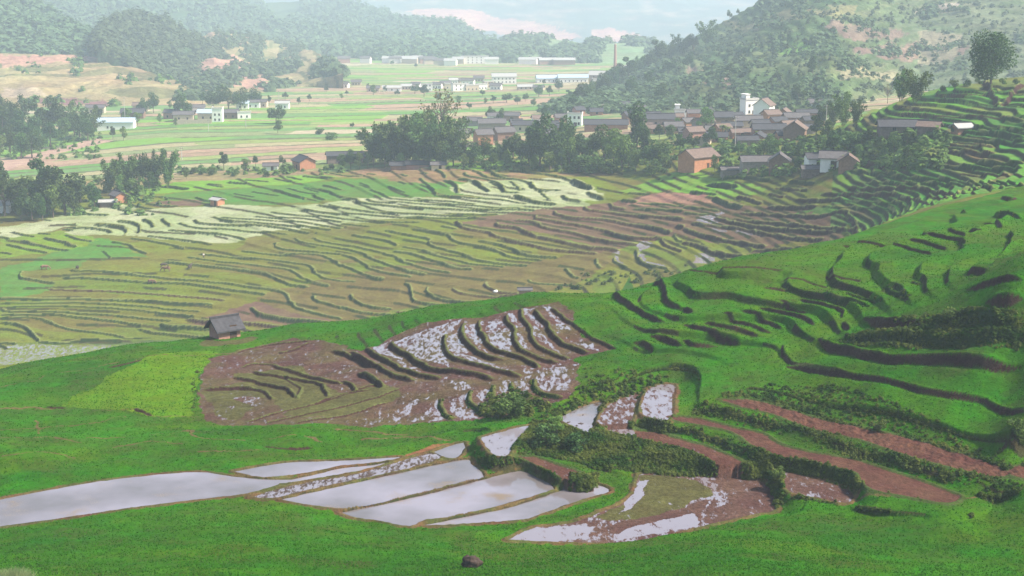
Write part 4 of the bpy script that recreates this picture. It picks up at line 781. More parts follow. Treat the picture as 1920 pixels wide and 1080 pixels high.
grove('between the village houses', 'trees between the village houses', [
 (938,232,205,B,.7),(920,226,196,B,.8),(1022,226,196,B),(1060,262,232,L_),(1256,262,236,L_),(1275,285,252,B),(1300,280,246,B),(1330,275,240,B),(1326,240,203,L_),(1362,255,226,G_),(1340,322,292,L_,.7),(1371,322,284,G_,1.2),(1403,300,272,B,.9),(1432,298,264,B),(1452,296,262,L_,.9),(1478,290,268,B),(1502,302,274,B),(1420,262,240,G_),(1445,252,234,G_),(1352,330,306,B,.9),(1500,292,262,B,.8),(1236,262,232,B),(1270,245,222,L_,.7),(1395,308,284,L_,.8),(1385,292,262,B,.8),(1325,300,262,B,.7),(1495,322,296,B,.7),(1310,250,228,L_,.7),(1356,296,270,B,.7)])
grove('between the white-walled house and the grassy knoll', 'trees around the knoll', [
 (1538,245,196,B,.8),(1562,240,183,M,.9),(1582,238,166,M,.7),(1604,236,182,M,.8),(1530,262,216,B),(1550,262,226,L_,.8),(1562,292,244,B),(1588,288,252,B),(1616,276,240,B,.8),(1648,284,254,B),(1676,290,256,B),(1700,276,246,B,.7),(1716,302,270,L_,.8),(1740,304,268,G_,1.3),(1764,300,272,G_),(1700,304,272,B,.8),(1660,300,276,B,.8),(1630,262,238,L_,.7),(1595,262,240,G_),(1610,300,272,L_,.7),(1726,292,268,G_),(1545,286,258,L_,.8),(1640,300,280,U,1.2),(1580,300,276,B,.7),(1728,306,284,U,1.2),(1775,268,248,B,.6),(1785,252,236,B,.5)])
grove('on the ridge left of the round tree', 'bamboo on the skyline ridge', [
 (1690,190,125,M,.9),(1716,192,122,M,.9),(1664,194,160,S_,.8),])
tree(1858,156,70,'big','big round-crowned tree alone on the terrace crest at the right',None,wide=1.22)
grove('under the big round tree', 'bushes on the terrace crest', [(1788,164,150,U),(1812,162,148,U),(1836,158,146,U),(1880,158,146,U),(1905,158,147,U),(1770,172,160,U)])
# ---------------------------------------------------------------- buildings
WM = dict(orange=simple_mat('orange_mud_brick', (.42, .20, .12), var=.2), brick=simple_mat('brown_mud_brick', (.30, .17, .12), var=.25), brown=simple_mat('brown_earth_wall', (.22, .14, .10), var=.25),
 white=simple_mat('whitewash', (.80, .79, .75), var=.07), cream=simple_mat('cream_plaster', (.72, .60, .36), var=.1), grey=simple_mat('grey_plaster', (.26, .22, .195), var=.25), wood=simple_mat('weathered_wood', (.17, .13, .11), var=.3), beige=simple_mat('beige_plaster', (.5, .42, .32), var=.15),
 pink=simple_mat('pinkish_brick', (.34, .19, .15), var=.2))
RM = dict(tile=simple_mat('grey_roof_tiles', (.13, .12, .125), var=.3, brick=3.2, bump=.12), dark=simple_mat('dark_roof_tiles', (.075, .075, .085), var=.3, brick=3.5), brownt=simple_mat('brown_roof_tiles', (.19, .14, .12), var=.3, brick=3.2),
 blue=simple_mat('blue_sheet_roof', (.36, .46, .56), var=.1), pale=simple_mat('pale_sheet_roof', (.36, .36, .35), var=.12), slab=simple_mat('concrete_slab', (.5, .49, .46), var=.12), red=simple_mat('red_roof_tiles', (.30, .13, .10), var=.3, brick=3.2))
M_GLASS = simple_mat('dark_window_glass', (.03, .035, .04), rough=.2, var=.1); M_DOOR = simple_mat('dark_door_wood', (.07, .045, .03))
def boxes(L):
    V, Q = [], []
    for x0, x1, y0, y1, z0, z1 in L:
        b = len(V); V += [(x, y, z) for x in (x0, x1) for y in (y0, y1) for z in (z0, z1)]
        Q += [(b, b+1, b+3, b+2), (b+4, b+6, b+7, b+5), (b, b+4, b+5, b+1), (b+2, b+3, b+7, b+6), (b, b+2, b+6, b+4), (b+1, b+5, b+7, b+3)]
    return np.array(V, float), np.array(Q)
def root(name, P, rz, label, cat, group):
    e = bpy.data.objects.new(name, None); C.objects.link(e); e.location = P; e.rotation_euler = (0, 0, math.radians(rz)); e['label'] = label; e['category'] = cat
    if group: e['group'] = group
    return e
def gable_walls(w, d, h, rh):
    x, y = w/2, d/2
    V = [(-x,-y,-1.5),(x,-y,-1.5),(x,y,-1.5),(-x,y,-1.5),(-x,-y,h),(x,-y,h),(x,y,h),(-x,y,h),(-x,0,h+rh),(x,0,h+rh)]
    me = bpy.data.meshes.new('wall'); me.from_pydata(V, [], [(0,1,5,4),(2,3,7,6),(1,2,6,9,5),(3,0,4,8,7)]); me.update(); me.polygons.foreach_set('use_smooth', [False]*len(me.polygons)); return me
def gable_roof(w, d, h, rh, ov=.6, th=.22):
    x, y = w/2+ov, d/2+ov; sl = rh/(d/2); ez = h-ov*sl
    V = [(-x,-y,ez),(x,-y,ez),(x,0,h+rh),(-x,0,h+rh),(-x,y,ez),(x,y,ez)]; V += [(a,b,c+th) for a,b,c in V]
    Fc = [(0,3,2,1),(3,4,5,2),(6,7,8,9),(9,8,11,10),(0,1,7,6),(4,10,11,5),(0,6,9,3),(3,9,10,4),(1,2,8,7),(2,5,11,8)]
    me = bpy.data.meshes.new('roof'); me.from_pydata(V, [], Fc); me.update(); me.polygons.foreach_set('use_smooth', [False]*len(me.polygons)); return me
def house(px, pb, w, d, h, rz, wall, roof, label, group=None, cat='house', name='farmhouse', style='gable', far=True, nwin=2, door=1, rh=None, detail=True, P=None):
    P = put(px, pb, far)[0] if P is None else P
    if group and 'village' in group and name == 'farmhouse': w, d, h = w*.86, d*.86, h*.9
    e = root(name, P+np.array((0, 0, -.1)), rz, label, cat, group); rh = rh if rh is not None else d*.27
    if style == 'gable':
        me = gable_walls(w, d, h, rh); me.materials.append(WM[wall]); link('wall', me, e)
        me = gable_roof(w, d, h, rh); me.materials.append(RM[roof]); ro = link('roof', me, e)
        if detail:
            V, Q = boxes([(-w/2-.62, w/2+.62, -.16, .16, h+rh+.15, h+rh+.42)]); link('ridge', mesh_np('ridge', V, Q, RM['dark']), ro)
    else:
        V, Q = boxes([(-w/2, w/2, -d/2, d/2, -1.5, h)]); link('wall', mesh_np('wall', V, Q, WM[wall]), e)
        V, Q = boxes([(-w/2-.3, w/2+.3, -d/2-.3, d/2+.3, h, h+.25), (-w/2-.2, w/2+.2, -d/2-.2, -d/2, h+.25, h+.9), (-w/2-.2, -w/2, -d/2, d/2+.2, h+.25, h+.9), (w/2, w/2+.2, -d/2, d/2+.2, h+.25, h+.9)])
        link('roof', mesh_np('roof', V, Q, RM[roof] if roof != 'slab' else RM['slab']), e)
        if style == 'flat2':
            V, Q = boxes([(-w/2+.4, -w/2+w*.35, -d/2+.5, d/2-.5, h+.2, h+2.6), (-w/2+.1, -w/2+w*.4, -d/2+.2, d/2-.2, h+2.6, h+2.8)]); link('stair_head', mesh_np('stair_head', V, Q, WM[wall]), e)
    if not detail: return e
    nf = max(1, int(round(h/3.0)))
    for fl in range(nf):
        z0 = fl*3.0+1.0
        if z0+1.2 > h: break
        for i in range(nwin):
            x = -w/2+w*(i+.7)/(nwin+.4); 
            V, Q = boxes([(x-.5, x+.5, -d/2-.05, -d/2+.08, z0, z0+1.2)]); wn = link('window', mesh_np('window', V, Q, M_GLASS), e)
            V, Q = boxes([(x-.62, x+.62, -d/2-.12, -d/2-.051, z0-.12, z0), (x-.03, x+.03, -d/2-.10, -d/2-.052, z0, z0+1.2)]); link('frame', mesh_np('frame', V, Q, WM['wood']), wn)
    if door:
        V, Q = boxes([(w*.02, w*.02+1.1, -d/2-.06, -d/2+.08, -.2, 2.1)]); link('door', mesh_np('door', V, Q, M_DOOR), e)
    return e
VG = 'houses of the village'
house(1309,314,11.5,8.5,4.4,36,'orange','brownt','large mud-brick barn with bright orange long wall at the village edge',VG,nwin=0,door=1,name='barn',cat='barn')
house(1418,318,12,6,3.6,4,'grey','tile','grey-walled farmhouse with long grey roof above the terrace wall',VG,nwin=0,door=0)
house(1461,318,7.5,7.5,3.8,78,'brown','tile','brown farmhouse with its gable facing us and one small window',VG,nwin=1,door=0,rh=2.2)
house(1376,326,8.5,3.5,1.7,3,'grey','tile','low grey shed in front of the grey-walled farmhouse',VG,nwin=0,door=0,name='shed',cat='shed',rh=.7)
house(1526,311,6,5,3.2,8,'white','dark','small white-fronted outhouse left of the twin-gabled farmhouse',VG,nwin=0,door=1)
house(1561,312,8.5,7,3.4,-14,'white','tile','pale-roofed farmhouse with whitewashed front near the terrace edge',VG,nwin=1)
house(1590,316,6,6.5,3.0,76,'brick','brownt','brown brick outbuilding with gable front beside the pale-roofed farmhouse',VG,nwin=0,rh=1.8)
house(1537,323,11,3,1.4,2,'wood','tile','low dark shed below the white-fronted outhouse',VG,nwin=0,door=0,name='shed',cat='shed',rh=.7)
house(1692,248,17,7,2.6,-4,'wood','dark','long low farmhouse with dark roof below the grassy knoll',VG,nwin=2)
house(1742,250,6,4.5,2.4,-30,'wood','brownt','small brown woodshed at the right end of the long dark roof',VG,nwin=0,door=0,name='shed',cat='shed')
house(1803,247,5.0,3.5,1.6,20,'brick','pale','little shelter with pale roof among the right terraces',None,nwin=0,door=0,name='shelter',cat='shelter',rh=.9)
house(1404,214,8,7,8.0,20,'white','slab','white three-storey house with flat roof and rooftop stair head',VG,style='flat2',nwin=2)
house(1432,218,9.5,9,6.2,62,'white','brownt','tall white house with plain gable beside the flat-roofed one',VG,nwin=1,door=0,rh=2.8)
house(1540,206,15,7,4.2,4,'white','tile','long white-walled house with grey roof behind the knoll trees',VG,nwin=3)
house(1278,220,8.5,6,4.2,-6,'white','slab','white flat-roofed house left of the tall white gable',VG,style='flat2',nwin=1)
house(1136,244,24,8,3.6,-2,'brick','dark','very long red-brown brick house with dark roof in the village centre',VG,nwin=0,door=0)
house(1078,236,8.5,6,7,-8,'white','slab','white two-storey house with balcony bays left of the long brick house',VG,style='flat',nwin=3)
house(1238,236,15,8,4.2,4,'grey','dark','wide grey-roofed house right of the tall dark tree',VG,nwin=2)
house(906,272,8.5,8,6,20,'orange','tile','tall orange brick house beside the yellow-walled one',VG,nwin=0,door=0)
house(862,262,13,7,4.0,4,'cream','tile','house with yellow plaster wall beside the bamboo grove',VG,nwin=0,door=0)
house(945,262,10,8,4.6,20,'brown','tile','dark brown house right of the tall orange brick one',VG,nwin=1)
house(985,246,14,7,4.0,-3,'beige','dark','beige-walled house with dark roof left of the green belt',VG,nwin=2)
house(922,242,16,8,4.0,6,'grey','tile','grey house roof behind the tall orange brick house',VG,nwin=0,door=0)
house(888,236,10,7,3.4,-8,'grey','tile','small grey-roofed house behind the yellow wall',VG,nwin=0,door=0)
house(926,226,8,6,3.4,10,'white','tile','small white gable house at the back left of the village',VG,nwin=1)
house(960,226,10,6,3.6,-10,'pink','tile','small pinkish house at the back left of the village',VG,nwin=1)
house(1012,232,9,6,3.6,12,'white','brownt','small whitewashed house behind the beige-walled one',VG,nwin=1)
house(1182,230,8,7,4.4,25,'brown','dark','brown house just left of the tall dark tree',VG,nwin=0,door=0)
house(1355,232,10,8,4,8,'brown','dark','dark-roofed house left of the white three-storey house',VG,nwin=0)
house(1330,226,6,6,4,70,'grey','dark','small dark-gabled house between the white houses',VG,nwin=0,door=0,rh=2.4)
house(1300,222,7,6,3.4,4,'orange','tile','small orange house right of the white flat-roofed house',VG,nwin=0,door=0)
house(1403,240,13,7,4.2,3,'beige','tile','pale grey-walled house below the white three-storey house',VG,nwin=0,door=0)
house(1445,230,8,7,4.6,24,'orange','brownt','orange gabled house below the tall white house',VG,nwin=0,door=0)
house(1470,226,9,7,3.8,70,'brown','brownt','brown gabled house right of the tall white house',VG,nwin=0,door=0,rh=2.2)
house(1492,232,12,7,3.6,5,'brown','tile','low brown house behind the big double gable',VG,nwin=0,door=0)
house(1441,256,15,7,3.8,2,'pink','dark','long pinkish brick house with dark roof in mid village',VG,nwin=0,door=0)
house(1490,264,10,9,5.4,74,'brown','brownt','big brown house with broad double gable above the bank trees',VG,nwin=1,rh=2.6)
house(1354,252,7,6,3.6,24,'orange','brownt','small bright orange house among banana plants',VG,nwin=1,door=0)
house(1290,240,7,6,3.6,30,'orange','tile','small orange brick house below the white flat-roofed house',VG,nwin=0,door=0)
house(1300,262,8,7,4.4,24,'pink','brownt','reddish house half hidden by trees above the barn',VG,nwin=0,door=0)
house(1400,272,9,5,2.6,6,'grey','dark','low dark gable roof above the banana plants',VG,nwin=0,door=0)
house(1262,250,9,7,4,4,'brown','tile','brown house behind the barn to the left',VG,nwin=0,door=0)
MORE = sorted([(1095,206),(1112,202),(1128,208),(1150,204),(1172,206),(1085,214),(1118,216),(1200,214),(1222,224),(1246,228),(1262,228),(1205,246),(1228,250),(1318,240),(1336,252),(1372,246),(1378,226),(1388,258),(1424,246),(1458,240),(1476,242),(1512,222),(1524,238),(1506,252),(1470,266),(1422,266),(1345,266),(1318,272),(1284,256),(1036,240),(1052,228),(968,238),(1002,252),(1024,256),(1040,262),(1060,250)])
for i, (x, y) in enumerate(MORE):
    house(x, y, random.uniform(6, 11), random.uniform(5, 6.5), random.uniform(2.6, 3.8), random.choice((-12, 4, 12, 28, 72)), random.choice(('brown', 'brick', 'pink', 'orange', 'grey', 'beige')), random.choice(('tile', 'dark', 'brownt', 'dark')),
          f'small crowded village house with low roof, {ordn(i)} from the left', 'small crowded houses of the village', nwin=1, door=0)
FG = 'farm buildings left of the village'
house(570,316,9.5,7,3.6,-62,'orange','dark','brick barn with orange gable and dark roof beside the field path',FG,nwin=0,door=1,name='barn',cat='barn')
house(508,319,6,4,2.2,6,'white','tile','small open shed with white posts left of the brick barn',FG,nwin=0,door=1,name='shed',cat='shed',rh=.8)
house(632,306,10,5,4.2,14,'wood','dark','dark timber house right of the brick barn',FG,nwin=1)
house(678,304,12,6,3.4,-6,'brown','dark','dark-roofed house half hidden left of the bamboo grove',FG,nwin=0,door=0)
house(749,317,7,4,1.9,2,'brick','dark','low brick shed with dark roof, left of two below the bamboo grove',FG,nwin=0,door=0,name='shed',cat='shed',rh=1)
house(783,316,9,4,2.1,2,'pink','dark','low pinkish brick shed, right of two below the bamboo grove',FG,nwin=0,door=0,name='shed',cat='shed',rh=1)
house(822,316,5.5,3.2,1.9,4,'cream','tile','tiny pale hut with doorway at the right of the low sheds',FG,nwin=0,door=1,name='hut',cat='hut',rh=.8)
house(222,378,6.5,5,3.2,-50,'orange','tile','small brick farmhouse on the terraces below the left thicket',FG,nwin=1)
house(203,386,6,3.5,1.9,10,'wood','pale','lean-to with pale sheet roof in front of the small brick farmhouse',FG,nwin=0,door=0,name='shed',cat='shed',rh=.6)
house(138,378,6,4.5,2.8,20,'beige','pale','pale plastered hut under the trees left of the brick farmhouse',FG,nwin=0,door=0,name='hut',cat='hut')
house(408,383,4.2,3.4,2.0,-40,'orange','pale','tiny hut with pale roof alone among the pale stubble terraces',None,nwin=0,door=1,name='hut',cat='hut',rh=.6)
house(4,398,6,5,3.2,10,'white','pale','white hut at the left edge under the trees',FG,nwin=0,door=0,name='hut',cat='hut')
house(422,631,3.6,3.1,1.75,38,'pink','dark','lone mud-brick hut with dark tiled roof on the green ridge',None,far=False,nwin=0,door=1,name='hut',cat='hut',rh=1.25)
house(984,554,3.2,2.0,1.9,4,'brick','tile','tiny stone shelter with pale top beside the stream terraces',None,nwin=0,door=0,name='shelter',cat='shelter',rh=.3)
FA = 'houses of the far hamlet'
L2 = [(219,242,21,8,4.6,3,'white','blue','long white building with blue and grey roof near the river trees'),
(409,228,6,6,8.0,2,'white','slab','white tower-like block in the far hamlet'),(390,224,11,7,4.5,0,'beige','blue','blue-roofed house left of the white block'),
(345,226,12,6,4,4,'beige','tile','beige house with grey roof in the far hamlet'),(323,222,9,6,4,-8,'pink','tile','pinkish house in the far hamlet'),
(372,212,8,5,4,10,'white','tile','small white house behind the blue roof'),(432,222,10,6,4,0,'brown','tile','brown house right of the white block'),
(458,222,8,6,4,10,'white','slab','small white flat house, last in the hamlet on the right'),(250,222,14,8,4,4,'brown','dark','dark-roofed house behind the long white building'),
(265,208,10,6,4,0,'beige','brownt','tan house among the hamlet trees'),(180,212,12,5,4,0,'beige','tile','tan house half hidden behind the river trees'),
(455,204,8,5,4,5,'white','blue','small house with blue roof at the back of the hamlet'),(475,202,9,5,4,5,'white','tile','whitewashed house at the back of the hamlet'),
(492,201,7,5,4,-5,'beige','tile','beige house at the back right of the hamlet'),(530,204,9,5,4,0,'white','pale','pale house behind the lone hamlet tree'),
(160,240,10,5,3,8,'beige','brownt','low tan house by the river trees')]
for q in L2: house(*q[:8],q[8],FA,nwin=2,door=0,style='flat' if q[7] == 'slab' else 'gable')
V_, Q_ = boxes([(-11, 11, -.2, .2, -1, 2.4), (-11, -10.7, .2, 4, -1, 2.4)]); e = link('compound_wall', mesh_np('compound_wall', V_, Q_, WM['beige']), None, label='long beige compound wall in front of the far hamlet', category='wall'); e.location = put(362, 232)[0]
T = 'white buildings of the distant town'
TOWN = [(645,164,9),(668,160,9),(700,172,11),(735,171,16),(762,168,9),(800,170,10,6),(835,162,9),(846,167,12,5),(862,170,14,6),(878,158,12,4),(884,170,12,5),(898,153,10,4),(903,168,9,5),(915,165,9,6),(930,168,10,4),(868,156,8,3),
 (1120,158,9,5),(1100,170,12,3),(985,168,14,3),(1010,170,9,3),(1135,168,8,3),(850,157,8,4),(780,166,8,4),(820,166,8,4)]
TOWN.sort(key=lambda q: q[0])
for i, q in enumerate(TOWN):
    P = put(q[0], q[1])[0]; hh = q[3] if len(q) > 3 else 3.5
    fl = hh >= 5
    house(q[0], q[1], q[2]*.95, 6, hh*.95, random.choice((-12, 3, 8, 20)), random.choice(('white', 'white', 'white', 'beige')), 'slab' if fl else random.choice(('tile', 'pale', 'tile')), f"{'white block with flat roof' if fl else 'low pale house'}, {ordn(i)} building from the left in the distant town", T, style='flat' if fl else 'gable', nwin=3, door=0, name='town_house')
house(945,156,22,10,6.5,4,'white','pale','largest town building with pale roof and rows of dark windows',None,nwin=6,name='school',cat='building',door=0)
house(1032,154,26,10,4,8,'white','blue','long factory hall with pale blue roof in the distant town',T,nwin=6,name='factory_hall',cat='factory',door=0)
house(1074,154,27,10,4.6,4,'white','blue','longest factory hall with blue roof and many windows',T,nwin=7,name='factory_hall',cat='factory',door=0)
house(1128,152,22,12,6,-12,'grey','pale','grey factory hall near the foot of the right hill',T,nwin=3,name='factory_hall',cat='factory',door=0)
house(1172,140,14,10,9,4,'beige','slab','beige factory building at the foot of the tall chimney',T,style='flat',nwin=2,name='factory_building',cat='factory',door=0)
ch = put(1153, 140)[0]; _, bt = ray(1153, 82); hh = float(bt)*ch[1]-ch[2]
e = root('factory_chimney', ch, 0, 'tall slender reddish factory chimney beyond the distant town', 'chimney', None)
V_, Q_ = tubes([([(0, 0, -1), (0, 0, hh*.5), (0, 0, hh)], (1.9, 1.5, 1.1))], 14); link('shaft', mesh_np('shaft', V_, Q_, WM['pink'], True), e)
V_, Q_ = tubes([([(0, 0, hh*.97), (0, 0, hh*1.0), (0, 0, hh*1.005)], (1.35, 1.35, .9))], 14); link('rim', mesh_np('rim', V_, Q_, WM['beige']), e)
U_ = 'small houses along the foot of the forested ridge'
UP = [(645,108,8),(686,108,7),(727,108,7),(741,109,8),(756,107,12),(770,110,10),(783,106,7),(800,109,10),(807,113,9),(830,117,12),(860,111,8),(922,112,9),(990,113,12),(1004,112,8),(1027,115,12),(1058,115,14),(845,118,8)]
UP.sort(key=lambda q: q[0])
for i, q in enumerate(UP):
    house(q[0], 119+(q[1]-110)*.5, q[2]*1.8, 9, 6, random.choice((-10, 0, 12)), random.choice(('white', 'white', 'beige', 'pink')), random.choice(('tile', 'pale')), f'small pale house, {ordn(i)} from the left along the forested ridge foot', U_, nwin=2, door=0, name='far_house', detail=False)
house(890,119,34,12,9,2,'white','slab','white two-storey block standing out among the ridge-foot houses',None,style='flat',nwin=6,name='far_building',cat='building',door=0)
# ---------------------------------------------------------------- utility poles and pylon
M_POLE = simple_mat('concrete_pole', (.42, .40, .37))
def pole(px, pb, pt, label, far=True):
    P = put(px, pb, far)[0]; _, b_ = ray(px, pt); h = float(b_)*P[1]-P[2]
    e = root('utility_pole', P, random.uniform(-20, 20), label, 'utility pole', 'utility poles across the valley')
    V, Q = tubes([([(0, 0, -.5), (0, 0, h)], (.17, .11))], 8); link('post', mesh_np('post', V, Q, M_POLE, True), e)
    V, Q = boxes([(-.9, .9, -.06, .06, h-.7, h-.55)]); link('crossarm', mesh_np('crossarm', V, Q, WM['wood']), e)
    V, Q = boxes([(x-.05, x+.05, -.05, .05, h-.55, h-.3) for x in (-.8, 0, .8)]); link('insulator', mesh_np('insulator', V, Q, WM['white']), e)
for q in [(1378,278,218,'slim concrete pole in front of the banana plants in the village'),(1548,252,196,'slim pole beside the trees left of the grassy knoll'),(235,236,182,'tall pole behind the long white building by the river'),
 (355,190,176,'short pole above the far hamlet trees'),(391,246,224,'pole in the fields below the white tower-like block'),(461,240,222,'pole standing in the fields right of the far hamlet'),(523,196,170,'pole beside the road at the far hamlet'),(341,300,276,'pole in the fields behind the left thicket')]: pole(*q)
# ---------------------------------------------------------------- animals and people on the terraces
M_HIDE = simple_mat('buffalo_hide', (.075, .06, .055), var=.2); M_HIDE2 = simple_mat('brown_hide', (.20, .12, .08), var=.2); M_SKIN = simple_mat('skin', (.35, .2, .13), var=.05); M_SHIRT = simple_mat('white_shirt', (.8, .8, .78), var=.05); M_TROU = simple_mat('dark_trousers', (.05, .06, .09), var=.1); M_HAIR = simple_mat('black_hair', (.02, .018, .016), var=.1)
def skin_mesh(name, verts, edges, rad, mat, parent=None, sub=1):
    me = bpy.data.meshes.new(name); me.from_pydata(verts, edges, []); me.materials.append(mat)
    o = link(name, me, parent); md = o.modifiers.new('skin', 'SKIN'); md.use_smooth_shade = True
    if not me.skin_vertices: me.skin_vertices.new()
    for i, r in enumerate(rad): me.skin_vertices[0].data[i].radius = (r, r) if isinstance(r, (int, float)) else r
    me.skin_vertices[0].data[0].use_root = True
    o.modifiers.new('sub', 'SUBSURF').levels = sub; o.modifiers['sub'].render_levels = sub; return o
def buffalo(px, pb, rz, label, mat, grazing=True, s=1.0, far=True):
    P = put(px, pb, far)[0]
    hd = (1.55, 0, .45) if grazing else (1.75, 0, 1.35); mz = (1.8, 0, .18) if grazing else (2.1, 0, 1.2)
    v = [(0,0,.95),(-.55,0,1.0),(.5,0,1.0),(.85,0,1.1),(1.2,0,.95 if grazing else 1.35),hd,mz]; e = [(0,1),(0,2),(2,3),(3,4),(4,5),(5,6)]; r = [.40,.37,.38,.30,.2,.17,.10]
    for sx in (-1, 1):
        b0 = len(v); v += [(.62,sx*.22,.75),(.62,sx*.24,.38),(.64,sx*.24,.04)]; e += [(2,b0),(b0,b0+1),(b0+1,b0+2)]; r += [.15,.09,.08]
        b0 = len(v); v += [(-.62,sx*.22,.8),(-.55,sx*.25,.6),(-.72,sx*.25,.36),(-.66,sx*.25,.04)]; e += [(1,b0),(b0,b0+1),(b0+1,b0+2),(b0+2,b0+3)]; r += [.2,.14,.085,.08]
    b0 = len(v); v += [(-.95,0,1.05),(-1.02,0,.55)]; e += [(1,b0),(b0,b0+1)]; r += [.07,.03]
    o = skin_mesh('buffalo', v, e, r, mat); o.location = P; o.rotation_euler = (0, 0, math.radians(rz)); o.scale = (s, s, s)
    o['label'] = label; o['category'] = 'buffalo'; o['group'] = 'buffaloes grazing on the terraces'
    hx, _, hz = hd
    V, Q = tubes([([(hx-.05, k*.08, hz+.12), (hx-.15, k*.35, hz+.2), (hx-.4, k*.42, hz+.32)], (.045, .035, .01)) for k in (-1, 1)], 6)
    link('horns', mesh_np('horns', V, Q, WM['wood'], True), o)
buffalo(306,501,10,'dark buffalo behind the brown one in the yellow-green terrace',M_HIDE)
buffalo(313,509,185,'brown buffalo, nearest of the close pair on the yellow-green terrace',M_HIDE2,s=1.25)
buffalo(356,505,80,'dark buffalo seen end-on right of the close pair',M_HIDE,False,s=1.1)
buffalo(283,531,0,'reddish-brown buffalo on the terrace bank below the pair',M_HIDE2,True)
buffalo(145,505,90,'small dark buffalo at the left end of a long terrace bank',M_HIDE,True,.9)
buffalo(83,506,5,'brown buffalo near the green field at the left',M_HIDE2,True,1.2)
Vs, Qs = quads(np.zeros((1, 3)), 1, 1)
r_ = np.random.RandomState(5); u, v = np.meshgrid(np.linspace(0, 2*math.pi, 21)[:-1], np.linspace(0, math.pi, 12)); dx = np.stack([np.cos(u)*np.sin(v), np.sin(u)*np.sin(v), np.cos(v)], -1); q = np.arange(11)[:, None]*20; jj = np.arange(20)[None]; Fq = np.stack([q+jj, q+20+jj, q+20+(jj+1) % 20, q+(jj+1) % 20], -1).reshape(-1, 4)
Vr = dx*(1+.3*fbm(dx[..., 0]*2+9, dx[..., 1]*2+dx[..., 2]*2, 3, 3))[..., None]*np.array((.75, .45, .45)); o = link('sack', mesh_np('sack', Vr.reshape(-1, 3), Fq, WM['white'], True), None, label='white sack lying by the stream bank left of the stone shelter', category='sack'); o.location = put(929, 548)[0]+np.array((0, 0, .3))
def person(px, pb, rz, label, shirt):
    P = put(px, pb)[0]
    v = [(0,0,.95),(0,0,1.15),(0,0,1.38),(0,0,1.5),(0,.02,1.62),(0,.02,1.72)]; e = [(0,1),(1,2),(2,3),(3,4),(4,5)]; r = [.15,.14,.16,.06,.095,.07]
    for s in (-1, 1):
        b0 = len(v); v += [(s*.1,0,.86),(s*.12,-.06*s,.48),(s*.12,.06*s,.08),(s*.12,-.1+.06*s,.03)]; e += [(0,b0),(b0,b0+1),(b0+1,b0+2),(b0+2,b0+3)]; r += [.1,.065,.05,.045]
        b0 = len(v); v += [(s*.2,0,1.4),(s*.27,.02,1.12),(s*.26,-.12,.9),(s*.26,-.16,.82)]; e += [(2,b0),(b0,b0+1),(b0+1,b0+2),(b0+2,b0+3)]; r += [.06,.045,.035,.035]
    o = skin_mesh('person', v, e, r, M_SKIN); o.location = P; o.rotation_euler = (0, 0, math.radians(rz)); o['label'] = label; o['category'] = 'person'
    vv = [v[i] for i in (0, 1, 2)]+[(.2,0,1.4),(.27,.02,1.12),(-.2,0,1.4),(-.27,.02,1.12)]; skin_mesh('shirt', vv, [(0,1),(1,2),(2,3),(3,4),(2,5),(5,6)], [.17,.165,.185,.085,.07,.085,.07], shirt, o)
    skin_mesh('trousers', [v[0], v[6], v[7], v[8], v[14], v[15], v[16]], [(0,1),(1,2),(2,3),(0,4),(4,5),(5,6)], [.165,.12,.085,.07,.12,.085,.07], M_TROU, o)
    skin_mesh('hair', [(0,.04,1.68),(0,.03,1.76)], [(0,1)], [.10,.085], M_HAIR, o)
person(382,484,30,'person in a white shirt walking along a terrace bank',M_SHIRT)
# ---------------------------------------------------------------- stone in the foreground and the clump of pale grass
P = pick(884, 1064, False, terrain)[0]
r_ = np.random.RandomState(5); u, v = np.meshgrid(np.linspace(0, 2*math.pi, 41)[:-1], np.linspace(0, math.pi, 22)); dx = np.stack([np.cos(u)*np.sin(v), np.sin(u)*np.sin(v), np.cos(v)], -1)
rr = 1+.35*fbm(dx[..., 0]*2+5, dx[..., 1]*2+dx[..., 2]*3, 4, 7)+.12*fbm(dx[..., 0]*7, dx[..., 2]*7+dx[..., 1]*4, 3, 8)
Vr = (dx*rr[..., None]*np.array((.82, .7, .72))); q = np.arange(21)[:, None]*40; jj = np.arange(40)[None]; Fq = np.stack([q+jj, q+40+jj, q+40+(jj+1) % 40, q+(jj+1) % 40], -1).reshape(-1, 4)
o = link('boulder', mesh_np('boulder', Vr.reshape(-1, 3), Fq, simple_mat('mossy_stone', (.055, .04, .035), scale=5, var=.6, bump=.15), True), None, label='rough dark boulder lying in the bright green foreground grass', category='boulder'); o.location = P+np.array((0, 0, .3))
# ---------------------------------------------------------------- plants nobody could count: forest on the hills, shrubs on banks, grass
def hill_points(name, n_, accept, seed, tmax=1.02):
    h = HILLS[name]; r = np.random.RandomState(seed); i = r.randint(0, h['X'].shape[0], n_*4); j = r.randint(0, h['X'].shape[1], n_*4)
    ok = (h['TT'][i, j] > .0) & (h['TT'][i, j] < tmax) & (h['PX'][i, j] > -160) & (h['PX'][i, j] < 2090) & (h['PY'][i, j] > -90); i, j = i[ok], j[ok]
    m = accept(h['PX'][i, j], h['PY'][i, j]); i, j = i[m][:n_], j[m][:n_]
    return np.stack([h['X'][i, j], h['Y'][i, j], h['Z'][i, j]], 1)+r.normal(size=(len(i), 3))*np.array((3, 3, 0))
def blob_arr(seed, n_=34):
    r = np.random.RandomState(seed); d = r.normal(size=(n_, 3)); d /= np.linalg.norm(d, axis=1)[:, None]; d[:, 2] = np.abs(d[:, 2])*1.0
    V, Q = quads(d*np.array((.5, .5, .8))*(.6+.4*r.rand(n_, 1)), .42, seed, .5); return V
BLOBS = [blob_arr(k) for k in range(6)]
